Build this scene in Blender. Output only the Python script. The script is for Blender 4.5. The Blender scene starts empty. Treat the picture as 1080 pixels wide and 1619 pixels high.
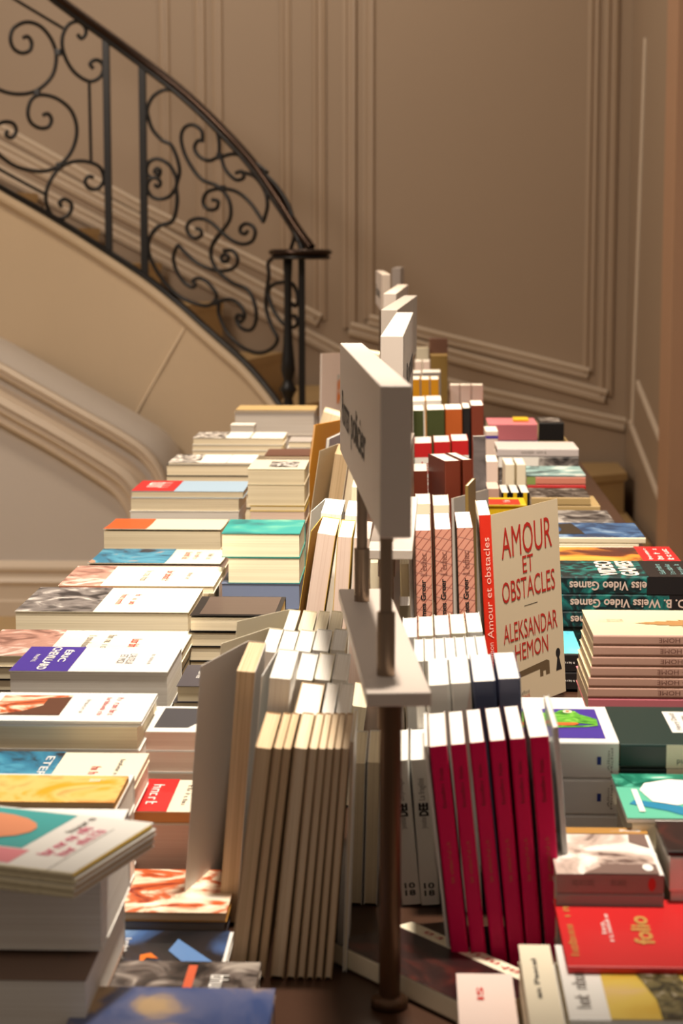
import bpy, math, random
from mathutils import Vector, Matrix
random.seed(7)
S = bpy.context.scene
COL = S.collection
# ------------------------------------------------------------------ camera, world, lights, exposure
F = 3148.0                      # focal length in pixels of a 1080x1619 frame (70 mm lens)
EYE = 1.30
PITCH = math.atan(424.5/F)
YAW = math.atan(115/(F/math.cos(PITCH)))
cam = bpy.data.cameras.new('camera'); co = bpy.data.objects.new('camera', cam); COL.objects.link(co)
cam.sensor_width = 36; cam.lens = F/1619*36; cam.clip_start = .05
co.location = (0, 0, EYE); co.rotation_euler = (math.pi/2-PITCH, 0, YAW)
cam.dof.use_dof = True; cam.dof.focus_distance = 2.22; cam.dof.aperture_fstop = 11
S.camera = co
S.view_settings.view_transform = 'Standard'; S.view_settings.look = 'None'
S.view_settings.gamma = 1; S.view_settings.use_curve_mapping = False
S.view_settings.exposure = 0.0
w_ = bpy.data.worlds.new('world'); S.world = w_; w_.use_nodes = True
wn = w_.node_tree; bg = wn.nodes['Background']; bg.inputs[1].default_value = 1.0
wt = wn.nodes.new('ShaderNodeTexCoord'); wx = wn.nodes.new('ShaderNodeSeparateXYZ'); wn.links.new(wt.outputs['Generated'], wx.inputs[0])
wr = wn.nodes.new('ShaderNodeMapRange'); wr.inputs['From Min'].default_value = -1; wr.inputs['From Max'].default_value = 1
wr.inputs['To Min'].default_value = .0; wr.inputs['To Max'].default_value = 1; wn.links.new(wx.outputs['Z'], wr.inputs['Value'])
wc = wn.nodes.new('ShaderNodeValToRGB'); wn.links.new(wr.outputs[0], wc.inputs[0])
wc.color_ramp.elements[0].position = .35; wc.color_ramp.elements[0].color = (.120, .094, .072, 1)   # dim room below eye level
wc.color_ramp.elements[1].position = .85; wc.color_ramp.elements[1].color = (.27, .222, .18, 1)      # warm light from the ceiling
wn.links.new(wc.outputs[0], bg.inputs[0])
def spot(name, loc, tgt, power, ang, size, col=(1, .82, .62), blend=.6):
    l = bpy.data.lights.new(name, 'SPOT'); l.energy = power; l.color = col; l.spot_size = math.radians(ang)
    l.spot_blend = blend; l.shadow_soft_size = size
    o = bpy.data.objects.new(name, l); COL.objects.link(o); o.location = loc
    o.rotation_euler = (Vector(tgt)-Vector(loc)).to_track_quat('-Z', 'Y').to_euler(); return o
spot('ceiling_spot', (.15, 1.62, 3.1), (-.03, 1.98, .8), 355, 45, .07, (1, .88, .74))
spot('ceiling_spot', (-.05, 2.9, 3.1), (-.05, 3.1, .8), 230, 62, .08, (1, .84, .66))
spot('ceiling_spot', (-.05, 4.3, 3.1), (-.1, 4.5, .8), 300, 58, .08, (1, .80, .58))
spot('ceiling_spot', (.0, .80, 3.1), (.0, 3.05, .8), 290, 38, .08, (1, .86, .70), .8)  # extra narrow spot, added to brighten page edges and spines facing the camera
def area(name, loc, tgt, power, size, col):
    l = bpy.data.lights.new(name, 'AREA'); l.energy = power; l.color = col; l.size = size
    o = bpy.data.objects.new(name, l); COL.objects.link(o); o.location = loc
    o.rotation_euler = (Vector(tgt)-Vector(loc)).to_track_quat('-Z', 'Y').to_euler(); return o
area('stair_lamp', (-1.8, 5.6, 3.4), (-1.4, 7.6, .8), 34, .5, (1, .80, .60))  # added fill light from the left for the stair flank
area('shop_lamp', (-2.4, 3.4, 3.2), (-1.3, 6.9, .4), 55, .5, (1, .86, .74))  # added fill light, lifts the lower left wall panel

area('stair_top_lamp', (-.4, 8.0, 4.0), (-.4, 8.4, 0), 16, .5, (1, .84, .66))  # added light from above, brightens the top faces of the wall mouldings

# ------------------------------------------------------------------ helpers
Mc = Matrix.Translation((0, 0, EYE)) @ co.rotation_euler.to_matrix().to_4x4()
def P(px, py, Y):
    """point of the plane y=Y seen at pixel px,py"""
    d = Mc.to_3x3() @ Vector((px-540, 809.5-py, -F))
    return Vector((0, 0, EYE)) + d*(Y/d.y)
def PZ(px, py, z):
    d = Mc.to_3x3() @ Vector((px-540, 809.5-py, -F))
    return Vector((0, 0, EYE)) + d*((z-EYE)/d.z)
def srgb(r, g, b):
    f = lambda c: (c/255/12.92 if c/255 <= .04045 else ((c/255+.055)/1.055)**2.4)
    return (f(r), f(g), f(b), 1)
MC = {}
def mat(name, col, rough=.5, metal=0, bump=0, bscale=200, vary=0, vscale=4, spec=.5):
    if name in MC: return MC[name]
    m = bpy.data.materials.new(name); m.use_nodes = True; nt = m.node_tree; b = nt.nodes['Principled BSDF']
    c = srgb(*col); b.inputs['Base Color'].default_value = c
    b.inputs['Roughness'].default_value = rough; b.inputs['Metallic'].default_value = metal
    b.inputs['Specular IOR Level'].default_value = spec
    tc = nt.nodes.new('ShaderNodeTexCoord')
    n = nt.nodes.new('ShaderNodeTexNoise'); n.inputs['Scale'].default_value = vscale; n.inputs['Detail'].default_value = 4
    nt.links.new(tc.outputs['Object'], n.inputs['Vector'])
    r = nt.nodes.new('ShaderNodeMixRGB'); v = vary or .04
    r.inputs[1].default_value = tuple(x*(1-v) for x in c[:3])+(1,); r.inputs[2].default_value = tuple(min(1, x*(1+v)) for x in c[:3])+(1,)
    nt.links.new(n.outputs['Fac'], r.inputs[0]); nt.links.new(r.outputs[0], b.inputs['Base Color'])
    if bump:
        n2 = nt.nodes.new('ShaderNodeTexNoise'); n2.inputs['Scale'].default_value = bscale
        bp = nt.nodes.new('ShaderNodeBump'); bp.inputs['Strength'].default_value = bump; bp.inputs['Distance'].default_value = .002
        nt.links.new(tc.outputs['Object'], n2.inputs['Vector']); nt.links.new(n2.outputs['Fac'], bp.inputs['Height']); nt.links.new(bp.outputs[0], b.inputs['Normal'])
    MC[name] = m; return m
def pages_mat(name, a, b_, a2=None):
    """stacked leaves: fine streaks across the thickness; a2 = a tint printed on one end of the edge"""
    if name in MC: return MC[name]
    m = bpy.data.materials.new(name); m.use_nodes = True; nt = m.node_tree; b = nt.nodes['Principled BSDF']
    b.inputs['Roughness'].default_value = .8; b.inputs['Specular IOR Level'].default_value = .15
    tc = nt.nodes.new('ShaderNodeTexCoord'); mp = nt.nodes.new('ShaderNodeMapping'); mp.inputs['Scale'].default_value = (4, 4, 900)
    n = nt.nodes.new('ShaderNodeTexNoise'); n.inputs['Scale'].default_value = 1; n.inputs['Detail'].default_value = 3
    nt.links.new(tc.outputs['Object'], mp.inputs[0]); nt.links.new(mp.outputs[0], n.inputs['Vector'])
    r = nt.nodes.new('ShaderNodeValToRGB'); r.color_ramp.elements[0].position = .3; r.color_ramp.elements[1].position = .62
    r.color_ramp.elements[0].color = srgb(*b_); r.color_ramp.elements[1].color = srgb(*a)
    nt.links.new(n.outputs['Fac'], r.inputs[0])
    if a2:
        sp = nt.nodes.new('ShaderNodeSeparateXYZ'); nt.links.new(tc.outputs['Generated'], sp.inputs[0])
        rr = nt.nodes.new('ShaderNodeValToRGB'); rr.color_ramp.elements[0].position = .25; rr.color_ramp.elements[1].position = .5
        mx = nt.nodes.new('ShaderNodeMixRGB'); nt.links.new(sp.outputs['Y'], rr.inputs[0]); nt.links.new(rr.outputs[0], mx.inputs[0])
        mx.inputs[1].default_value = srgb(*a2); nt.links.new(r.outputs[0], mx.inputs[2]); nt.links.new(mx.outputs[0], b.inputs['Base Color'])
    else: nt.links.new(r.outputs[0], b.inputs['Base Color'])
    MC[name] = m; return m
def art(name, cols, scale=20, stretch=(1, 1, 1), dist=1.5, hard=True, rough=.35):
    """printed picture: noise cut into the picture's colours"""
    if name in MC: return MC[name]
    m = bpy.data.materials.new(name); m.use_nodes = True; nt = m.node_tree; b = nt.nodes['Principled BSDF']
    b.inputs['Roughness'].default_value = rough
    tc = nt.nodes.new('ShaderNodeTexCoord'); mp = nt.nodes.new('ShaderNodeMapping'); mp.inputs['Scale'].default_value = stretch
    mp.inputs['Location'].default_value = (random.random()*5, random.random()*5, 0)
    n = nt.nodes.new('ShaderNodeTexNoise'); n.inputs['Scale'].default_value = scale; n.inputs['Detail'].default_value = 5; n.inputs['Distortion'].default_value = dist
    nt.links.new(tc.outputs['Object'], mp.inputs[0]); nt.links.new(mp.outputs[0], n.inputs['Vector'])
    r = nt.nodes.new('ShaderNodeValToRGB'); k = len(cols); cr = r.color_ramp
    while len(cr.elements) < k: cr.elements.new(.5)
    for i, c in enumerate(cols): cr.elements[i].position = .32+.36*i/max(1, k-1); cr.elements[i].color = srgb(*c)
    cr.interpolation = 'EASE' if hard else 'LINEAR'
    nt.links.new(n.outputs['Fac'], r.inputs[0]); nt.links.new(r.outputs[0], b.inputs['Base Color'])
    MC[name] = m; return m
def grid_mat(name, base, line, sx=130, rough=.5):
    if name in MC: return MC[name]
    m = bpy.data.materials.new(name); m.use_nodes = True; nt = m.node_tree; b = nt.nodes['Principled BSDF']; b.inputs['Roughness'].default_value = rough
    tc = nt.nodes.new('ShaderNodeTexCoord'); prev = None
    for ang, sc in ((.9, 1), (-.25, .5)):
        mp = nt.nodes.new('ShaderNodeMapping'); mp.inputs['Rotation'].default_value = (ang, 0, 0); mp.inputs['Scale'].default_value = (0, sx*sc, sx*sc)
        wv = nt.nodes.new('ShaderNodeTexWave'); wv.bands_direction = 'Y'; wv.inputs['Scale'].default_value = .5; wv.inputs['Distortion'].default_value = 1.5; wv.inputs['Detail Scale'].default_value = .3
        nt.links.new(tc.outputs['Object'], mp.inputs[0]); nt.links.new(mp.outputs[0], wv.inputs['Vector'])
        r = nt.nodes.new('ShaderNodeValToRGB'); r.color_ramp.elements[0].position = .0; r.color_ramp.elements[1].position = .13
        r.color_ramp.elements[0].color = srgb(*line); r.color_ramp.elements[1].color = (1, 1, 1, 1) if prev else srgb(*base)
        nt.links.new(wv.outputs['Fac'], r.inputs[0])
        if prev:
            mx = nt.nodes.new('ShaderNodeMixRGB'); mx.blend_type = 'DARKEN'; mx.inputs[0].default_value = .8
            nt.links.new(prev.outputs[0], mx.inputs[1]); nt.links.new(r.outputs[0], mx.inputs[2]); prev = mx
        else: prev = r
    nt.links.new(prev.outputs[0], b.inputs['Base Color']); MC[name] = m; return m

def mesh(name, vs, fs, m=None, parent=None, smooth=False, mat_idx=None):
    me = bpy.data.meshes.new(name); me.from_pydata([tuple(v) for v in vs], [], fs); me.update()
    if m is not None:
        for x in (m if isinstance(m, (list, tuple)) else [m]): me.materials.append(x)
    if mat_idx:
        for p, i in zip(me.polygons, mat_idx): p.material_index = i
    if smooth:
        for p in me.polygons: p.use_smooth = True
    o = bpy.data.objects.new(name, me); COL.objects.link(o)
    if parent is not None: o.parent = parent
    return o
BF = [(0, 3, 2, 1), (4, 5, 6, 7), (0, 1, 5, 4), (1, 2, 6, 5), (2, 3, 7, 6), (3, 0, 4, 7)]
def boxv(x0, x1, y0, y1, z0, z1): return [(x0, y0, z0), (x1, y0, z0), (x1, y1, z0), (x0, y1, z0), (x0, y0, z1), (x1, y0, z1), (x1, y1, z1), (x0, y1, z1)]
def box(name, x0, x1, y0, y1, z0, z1, m, parent=None, bev=0):
    o = mesh(name, boxv(x0, x1, y0, y1, z0, z1), BF, m, parent)
    if bev:
        b = o.modifiers.new('b', 'BEVEL'); b.width = bev; b.segments = 3; b.limit_method = 'ANGLE'
    return o
def tag(o, label, cat, group=None):
    o['label'] = label; o['category'] = cat
    if group: o['group'] = group
    return o
def struct(o): o['kind'] = 'structure'; return o
def empty(name, loc=(0, 0, 0), M=None):
    o = bpy.data.objects.new(name, None); COL.objects.link(o); o.empty_display_size = .05
    if M is not None: o.matrix_world = M
    else: o.location = loc
    return o
def catmull(pts, n=6):
    pts = [Vector(p) for p in pts]; out = []
    for i in range(len(pts)-1):
        p0 = pts[max(0, i-1)]; p1 = pts[i]; p2 = pts[i+1]; p3 = pts[min(len(pts)-1, i+2)]
        for k in range(n):
            t = k/n; out.append(.5*((2*p1)+(-p0+p2)*t+(2*p0-5*p1+4*p2-p3)*t*t+(-p0+3*p1-3*p2+p3)*t**3))
    out.append(pts[-1]); return out
def tube_data(pts, r, seg=8, ry=None, r_end=None):
    vs = []; fs = []; N = len(pts)
    ref = Vector((0, 1, 0)); rings = []
    for i, p in enumerate(pts):
        d = (pts[min(N-1, i+1)]-pts[max(0, i-1)]).normalized()
        a = d.cross(ref)
        if a.length < .05: a = d.cross(Vector((0, 0, 1)))
        a.normalize(); b = a.cross(d).normalized()
        rr = r if r_end is None else r+(r_end-r)*i/(N-1); rb = (ry or rr)
        for k in range(seg):
            an = 2*math.pi*k/seg; vs.append(p+a*math.cos(an)*rr+b*math.sin(an)*rb)
    for i in range(N-1):
        for k in range(seg):
            k2 = (k+1) % seg; fs.append((i*seg+k, i*seg+k2, (i+1)*seg+k2, (i+1)*seg+k))
    m_ = len(vs); vs += [vs[k] for k in range(seg)]+[vs[(N-1)*seg+k] for k in range(seg)]
    fs.append(tuple(m_+k for k in range(seg-1, -1, -1))); fs.append(tuple(m_+seg+k for k in range(seg)))
    return vs, fs
def tube(name, pts, r, m, parent=None, seg=8, ry=None, r_end=None):
    vs, fs = tube_data([Vector(p) for p in pts], r, seg, ry, r_end); return mesh(name, vs, fs, m, parent, True)
def lathe(name, prof, m, parent=None, loc=(0, 0, 0), seg=24):
    vs = []; fs = []; lx, ly, lz = loc
    for z, r in prof:
        for k in range(seg):
            a = 2*math.pi*k/seg; vs.append((lx+r*math.cos(a), ly+r*math.sin(a), lz+z))
    n = len(prof)
    for i in range(n-1):
        for k in range(seg):
            k2 = (k+1) % seg; fs.append((i*seg+k, i*seg+k2, (i+1)*seg+k2, (i+1)*seg+k))
    fs.append(tuple(range(seg-1, -1, -1))); fs.append(tuple((n-1)*seg+k for k in range(seg)))
    o = mesh(name, vs, fs, m, parent, True); return o

# ------------------------------------------------------------------ text and prints
TC = {}
def text_geo(s, bold=0.0):
    if (s, bold) in TC: return TC[(s, bold)]
    c = bpy.data.curves.new('t', 'FONT'); c.body = s; c.size = 1; c.offset = bold; c.resolution_u = 3; c.space_line = .95
    c.align_x = 'CENTER'
    o = bpy.data.objects.new('t', c); COL.objects.link(o)
    dg = bpy.context.evaluated_depsgraph_get(); me = bpy.data.meshes.new_from_object(o.evaluated_get(dg))
    vs = [v.co.copy() for v in me.vertices]; fs = [tuple(p.vertices) for p in me.polygons]
    bpy.data.objects.remove(o); bpy.data.curves.remove(c); bpy.data.meshes.remove(me)
    TC[(s, bold)] = (vs, fs); return vs, fs
def scrib_geo(n, seed):
    """letter-like strokes for print too blurred to read"""
    rnd = random.Random(seed); vs = []; fs = []; x = 0
    def q(x0, y0, x1, y1):
        i = len(vs); vs.extend([Vector((x0, y0, 0)), Vector((x1, y0, 0)), Vector((x1, y1, 0)), Vector((x0, y1, 0))]); fs.append((i, i+1, i+2, i+3))
    for k in range(n):
        if rnd.random() < .14 and 0 < k < n-1: x += .45; continue
        hgt = 1 if (k == 0 or rnd.random() < .25) else .68
        q(x, 0, x+.13, hgt)
        if rnd.random() < .7: q(x+.38, 0, x+.51, .68)
        if rnd.random() < .7: q(x+.13, .55, x+.38, .68)
        if rnd.random() < .5: q(x+.13, 0, x+.38, .12)
        x += .66
    return vs, fs
def place_print(name, geo, parent, org, dx, dy, nrm, center, L, H, m):
    """fits flat lettering into an L x H box on a face: org + center[0]*ax + center[1]*ay"""
    vs, fs = geo
    if not vs: return
    x0 = min(v.x for v in vs); x1 = max(v.x for v in vs); y0 = min(v.y for v in vs); y1 = max(v.y for v in vs)
    out = []
    for v in vs:
        a = ((v.x-x0)/(x1-x0)-.5)*L; b = ((v.y-y0)/(max(1e-6, y1-y0))-.5)*H
        out.append(org+center+dx*a+dy*b)
    return mesh(name, out, fs, m, parent)

# ------------------------------------------------------------------ books
T = .77                          # table top height
PG_CREAM = pages_mat('cream_leaves', (236, 224, 196), (218, 204, 174))
PG_WHITE = pages_mat('white_leaves', (240, 236, 228), (226, 219, 209))
PG_PINK = pages_mat('pinkish_leaves', (236, 214, 200), (226, 200, 184))
PG_SALMON = pages_mat('salmon_tinted_leaves', (238, 226, 200), (214, 200, 170), (226, 140, 112))
PG_TAN = pages_mat('tan_leaves', (216, 188, 150), (192, 162, 124))
C_WHITE = mat('white_card', (240, 238, 232), .4); C_CREAM = mat('cream_card', (240, 230, 204), .45)
C_BLACK = mat('black_card', (22, 20, 22), .35); C_GREY = mat('grey_card', (150, 145, 142), .5)
K_BLACK = mat('black_ink', (22, 20, 20), .6); K_GREY = mat('grey_ink', (120, 112, 105), .6); K_RED = mat('red_ink', (190, 45, 40), .6)
K_WHITE = mat('white_ink', (240, 236, 230), .6); K_GOLD = mat('gold_ink', (190, 140, 70), .5)
class Book: pass
def cover_geo(w, h, t, lift=0, c=.0006, openc=False):
    """U shaped card: back board, spine with rounded corners, front board"""
    r = min(.0018, t*.3); pts = [(w, 0)]
    for a in (0, .5, 1): pts.append((r*(1-math.sin(a*math.pi/2)), r*(1-math.cos(a*math.pi/2))))
    for a in (0, .5, 1): pts.append((r*(1-math.cos(a*math.pi/2)), t-r*(1-math.sin(a*math.pi/2))))
    if not openc:
        for k in range(1, 6):
            u = k/5; pts.append((r+(w-r)*u, t+lift*max(0, (u-.3)/.7)**2))
    n = len(pts); vs = []; fs = []
    nr = []
    for i in range(n):
        a = pts[max(0, i-1)]; b = pts[min(n-1, i+1)]; dx, dz = b[0]-a[0], b[1]-a[1]; l = math.hypot(dx, dz) or 1
        nr.append((dz/l, -dx/l))
    # travelling back board -> spine -> front board, the inside lies to the right of travel
    for y in (0, h):
        for i, (x, z) in enumerate(pts): vs.append((x, y, z))
        for i, (x, z) in enumerate(pts): vs.append((x+nr[i][0]*c, y, z-0+nr[i][1]*c))
    N2 = 2*n
    for i in range(n-1):
        fs.append((i, i+1, N2+i+1, N2+i)); fs.append((n+i+1, n+i, N2+n+i, N2+n+i+1))
        fs.append((i+1, i, n+i, n+i+1)); fs.append((N2+i, N2+i+1, N2+n+i+1, N2+n+i))
    fs.append((0, N2, N2+n, n)); fs.append((n-1, 2*n-1, N2+2*n-1, N2+n-1))
    # normals: flip so that the outer skin faces out
    fs = [tuple(reversed(f)) for f in fs]
    return vs, fs
def book(label, O, R, U, Nn, w, h, t, cover=C_WHITE, spine=None, pages=PG_CREAM, lift=0, opn=None, group=None, cat='book', kind='paperback_book'):
    M = Matrix.Identity(4)
    R = Vector(R).normalized(); U = Vector(U).normalized(); Nn = Vector(Nn).normalized()
    for i, v in enumerate((R, U, Nn)):
        for j in range(3): M[j][i] = v[j]
    for j in range(3): M[j][3] = O[j]
    b = Book(); b.w, b.h, b.t = w, h, t
    b.root = empty(kind, M=M); tag(b.root, label, cat, group)
    vs, fs = cover_geo(w, h, t, lift, openc=opn is not None)
    ms = [cover] if spine is None else [cover, spine]
    o = mesh('cover', vs, fs, ms, b.root)
    if spine is not None:
        for p in o.data.polygons:
            if p.center.x < min(.004, t*.35) and p.area > 1e-6: p.material_index = 1
    e = .0009
    box('page_block', .0009, w-.0012, e, h-e, .0007, t-.0007, pages, b.root)
    if opn is not None:
        fm = empty_front = mesh('front_cover', boxv(0, w, 0, h, -.0006, 0), BF, cover, b.root)
        fm.location = (0, 0, t); fm.rotation_euler = (0, -math.radians(opn), 0)
        b.fp, b.fz = fm, 0.0
    else: b.fp, b.fz = o, t
    b.cov = o
    b.lift = lift; b.n = 0
    return b
EPS = .00025
def fpoly(b, name, pts, m, layer=1, face='front'):
    """pts in fractions of the face: front u=0 spine..1 fore-edge, v=0 foot..1 head; spine u=0 back..1 front"""
    if face == 'front':
        ss = []
        z = b.fz+EPS*layer
        # lifted covers carry their picture along the same curve
        n = 6 if b.lift else 1
        if b.lift and len(pts) == 4:
            (u0, v0), (u1, _), (_, v1) = pts[0], pts[1], pts[2]
            vs = []; fs = []
            for i in range(n+1):
                u = u0+(u1-u0)*i/n; zz = z+b.lift*max(0, (u-.3)/.7)**2+.0002
                vs += [(u*b.w, v0*b.h, zz), (u*b.w, v1*b.h, zz)]
            for i in range(n): fs.append((2*i, 2*i+2, 2*i+3, 2*i+1))
            return mesh(name, vs, fs, m, b.fp)
        vs = [(u*b.w, v*b.h, z+b.lift*max(0, (u-.3)/.7)**2) for u, v in pts]
        return mesh(name, vs, [tuple(range(len(vs)))], m, b.fp)
    vs = [(-EPS*layer, v*b.h, u*b.t) for u, v in pts]
    return mesh(name, vs, [tuple(reversed(range(len(vs))))], m, b.cov)
def frect(b, name, u0, u1, v0, v1, m, layer=1, face='front'): return fpoly(b, name, [(u0, v0), (u1, v0), (u1, v1), (u0, v1)], m, layer, face)
def ftext(b, s, u, v, lw, lh, m, face='front', rot=0, bold=0, layer=2, name='title_lettering'):
    """lettering centred at face fraction (u,v); lw, lh in fractions of width/height of the face"""
    geo = text_geo(s, bold) if isinstance(s, str) else scrib_geo(s[0], s[1])
    if face == 'front':
        if rot: dx, dy, L, H = Vector((0, 1, 0)), Vector((-1, 0, 0)), lw*b.h, lh*b.w
        else: dx, dy, L, H = Vector((1, 0, 0)), Vector((0, 1, 0)), lw*b.w, lh*b.h
        z = b.fz+EPS*layer+b.lift*max(0, (u-.3)/.7)**2
        return place_print(name, geo, b.fp, Vector((0, 0, z)), dx, dy, None, Vector((u*b.w, v*b.h, 0)), L, H, m)
    if rot: dx, dy, L, H = Vector((0, 0, 1)), Vector((0, 1, 0)), lw*b.t, lh*b.h     # across the spine
    else: dx, dy, L, H = Vector((0, 1, 0)), Vector((0, 0, -1)), lw*b.h, lh*b.t      # along the spine, foot to head
    return place_print(name, geo, b.cov, Vector((-EPS*layer, 0, 0)), dx, dy, None, Vector((0, v*b.h, u*b.t)), L, H, m)

GAP = .0004
def flat(side, Y, xl, xr, yt, yb, w, label, zt=None, zb=None, rot=0, **k):
    a = P(xl, yt, Y); c = P(xr, yt, Y)
    zt = a.z if zt is None else zt; zb = P(xl, yb, Y).z if zb is None else zb
    h = c.x-a.x; t = zt-zb-GAP
    if side == 'L': O, R, U = Vector((a.x, Y+w, zb)), Vector((0, -1, 0)), Vector((1, 0, 0))
    else: O, R, U = Vector((c.x, Y, zb)), Vector((0, 1, 0)), Vector((-1, 0, 0))
    if rot:
        cen = Vector(((a.x+c.x)/2, Y, 0)); Q = Matrix.Rotation(math.radians(rot), 3, 'Z')
        O = Q @ (O-cen)+cen; R = Q @ R; U = Q @ U
    return book(label, O, R, U, (0, 0, 1), w, h, t, **k)
def pile(side, Y, desc, specs, group, fill=True, fillpages=None):
    """specs: (xl, xr, ytop, ybot, w, label, kwargs, decorate) from the top down; books below what shows reach the table"""
    out = []; prev = None
    for s in specs:
        xl, xr, yt, yb, w, label, kw, deco = s
        kw = dict(kw)
        zt = P(xl, yt, Y).z if prev is None else prev
        zb = P(xl, yb, Y).z
        if zb < T+.001: zb = T+.0005
        if zt-zb < .004: zb = zt-.004
        b = flat(side, Y, xl, xr, yt, yb, w, label, zt=zt, zb=zb, group=group, **kw)
        if deco: deco(b)
        out.append(b); prev = zb
    rest = prev-T
    if fill and rest > .006:
        n = max(1, round(rest/.026)); t = rest/n
        for i in range(n):
            zt = prev-i*t; zb = zt-t
            flat(side, Y+.004, xl+2, xr-2, yt, yb, w, ('lowest', 'second lowest', 'third lowest', 'fourth lowest', 'fifth lowest', 'sixth lowest', 'seventh lowest')[min(6, n-1-i)]+' book in the pile '+desc, zt=zt, zb=zb+.0002,
                 group='lower books of the pile '+desc, pages=fillpages or specs[-1][6].get('pages', PG_CREAM),
                 cover=specs[-1][6].get('cover', C_WHITE))
    return out
def stand(side, Y, xa, xb, yt, bot, w, label, zb=None, h=None, yaw=0, **k):
    """upright book; xa,xb px of its near top corners; bot px of the near bottom corner (left one for R, right one for L) at height zb"""
    zb = T+.001 if zb is None else zb
    pa = P(xa, yt, Y); pb = P(xb, yt, Y)
    top = pa if side == 'R' else pb
    # bottom point: X at bot px at height zb in plane Y
    yy = 385+(EYE-zb)*F/Y; Bp = None
    lo, hi = 0., 4000.
    for _ in range(40):
        mid = (lo+hi)/2
        if P(bot, mid, Y).z > zb: lo = mid
        else: hi = mid
    Bp = P(bot, lo, Y)
    U = top-Bp; hh = U.length; U.normalize()
    R = Vector((0, 1, 0)) if side == 'R' else Vector((0, -1, 0))
    Nn = R.cross(U)
    t = abs((pb-pa).dot(Nn))-.0004
    O = Bp if side == 'R' else Bp+Vector((0, w, 0))
    if yaw:
        Q = Matrix.Rotation(math.radians(yaw), 3, 'Z'); R = Q @ R; U = U; Nn = R.cross(U).normalized(); R = U.cross(Nn).normalized()
        O = Bp if side == 'R' else Bp-R*w
    b = book(label, O, R, U, Nn, w, h or hh, t, **k)
    return b

# ------------------------------------------------------------------ setting
WALL = mat('warm_painted_wall', (166, 145, 123), .55, bump=.05, bscale=60, vary=.03, vscale=1.5)
STONE = mat('stair_limestone', (204, 182, 152), .6, bump=.1, bscale=90, vary=.06, vscale=3)
TRIM = mat('painted_moulding', (214, 198, 178), .45, vary=.02)  # also lightens the sloping wall mouldings, whose highlight is put into the colour
PLINTH = mat('stair_side_paint', (204, 196, 188), .5, vary=.02)
FLOORM = mat('pale_stone_floor', (190, 160, 112), .35, vary=.1, vscale=2.5)
TREADM = mat('stair_tread_stone', (182, 152, 104), .45, vary=.12, vscale=6)
CASING = mat('brown_casing', (190, 150, 120), .5)
WTRIM = mat('wall_panel_moulding', (176, 155, 133), .45, vary=.02)
YB = 8.85
struct(box('floor', -4.5, 3, -1, 9.2, -.1, 0, FLOORM))
struct(box('wall_back', -4.5, 1.1, YB, YB+.2, -.05, 4.2, WALL))
XR = P(990, 600, YB).x
struct(box('wall_right', XR, XR+.2, 7.35, YB-.001, -.05, 4.2, WALL))
def strip(name, pts, prof, m, nrm, parent=None):
    """sweep a moulding profile [(offset across, height off wall)] along a polyline lying on a wall"""
    pts = [Vector(p) for p in pts]; N = len(pts); vs = []; fs = []; nrm = Vector(nrm); k = len(prof)
    for i, p in enumerate(pts):
        d0 = (pts[i]-pts[i-1]).normalized() if i else None; d1 = (pts[i+1]-pts[i]).normalized() if i < N-1 else None
        d = ((d0 or d1)+(d1 or d0)).normalized(); a = nrm.cross(d).normalized()
        sc = 1/max(.35, a.dot(nrm.cross(d1 or d0).normalized()))
        for o_, hgt in prof: vs.append(p+a*o_*sc+nrm*hgt)
    for i in range(N-1):
        for j in range(k-1): fs.append((i*k+j, i*k+j+1, (i+1)*k+j+1, (i+1)*k+j))
    o = mesh(name, vs, fs, m, parent); return o
PROF = [(o_*1.1, h_*.55) for o_, h_ in [(-.022, 0), (-.022, .012), (-.014, .018), (-.008, .010), (.0, .010), (.006, .026), (.014, .028), (.022, .014), (.022, 0)]]
PROF2 = [(o_, h_*.55) for o_, h_ in [(-.03, 0), (-.03, .02), (-.016, .03), (-.01, .014), (.004, .014), (.012, .034), (.022, .036), (.03, .016), (.03, 0)]]
YW = YB-.001; NB = (0, -1, 0)
def wl(*pp): return [P(x, y, YW) for x, y in pp]
def up(p, z=3.9): return Vector((p.x, p.y, z))
FULL = [(o_, h_*2.2) for o_, h_ in PROF]; FULL2 = [(o_, h_*2.0) for o_, h_ in PROF2]
tn = [0]
def trim(pts, prof=PROF, m=WTRIM, nrm=NB):
    tn[0] += 1; return struct(strip('trim_%d' % tn[0], pts, prof, m, nrm))
a = P(583, 505, YW); b = P(930, 590, YW); trim([up(a), a]); trim([a, b], FULL, TRIM); trim([b, up(b)])  # sloping lengths in paler TRIM: light from above mixed into their colour
a = P(553, 519, YW); b = P(957, 626, YW); trim([up(a), a], PROF2); trim([a, b], FULL2, TRIM); trim([b, up(b)], PROF2)
a = P(452, 440, YW); trim(wl((-60, 170), (220, 326), (377, 403), (452, 440)), FULL, TRIM); trim([a, up(a)])
a = P(505, 506, YW); trim(wl((-60, 202), (220, 350), (380, 440), (505, 506)), FULL2, TRIM); trim([a, up(a)], PROF2)
trim(wl((-60, 240), (230, 392), (387, 477), (533, 556), (640, 590), (765, 622), (988, 671)), FULL2, TRIM)
for x in (262, 318, 345):
    a = P(x, 300, YW); trim([Vector((a.x, YW, 3.9)), Vector((a.x, YW, P(x, 345+(x-262)*.45, YW).z))], PROF)
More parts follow.
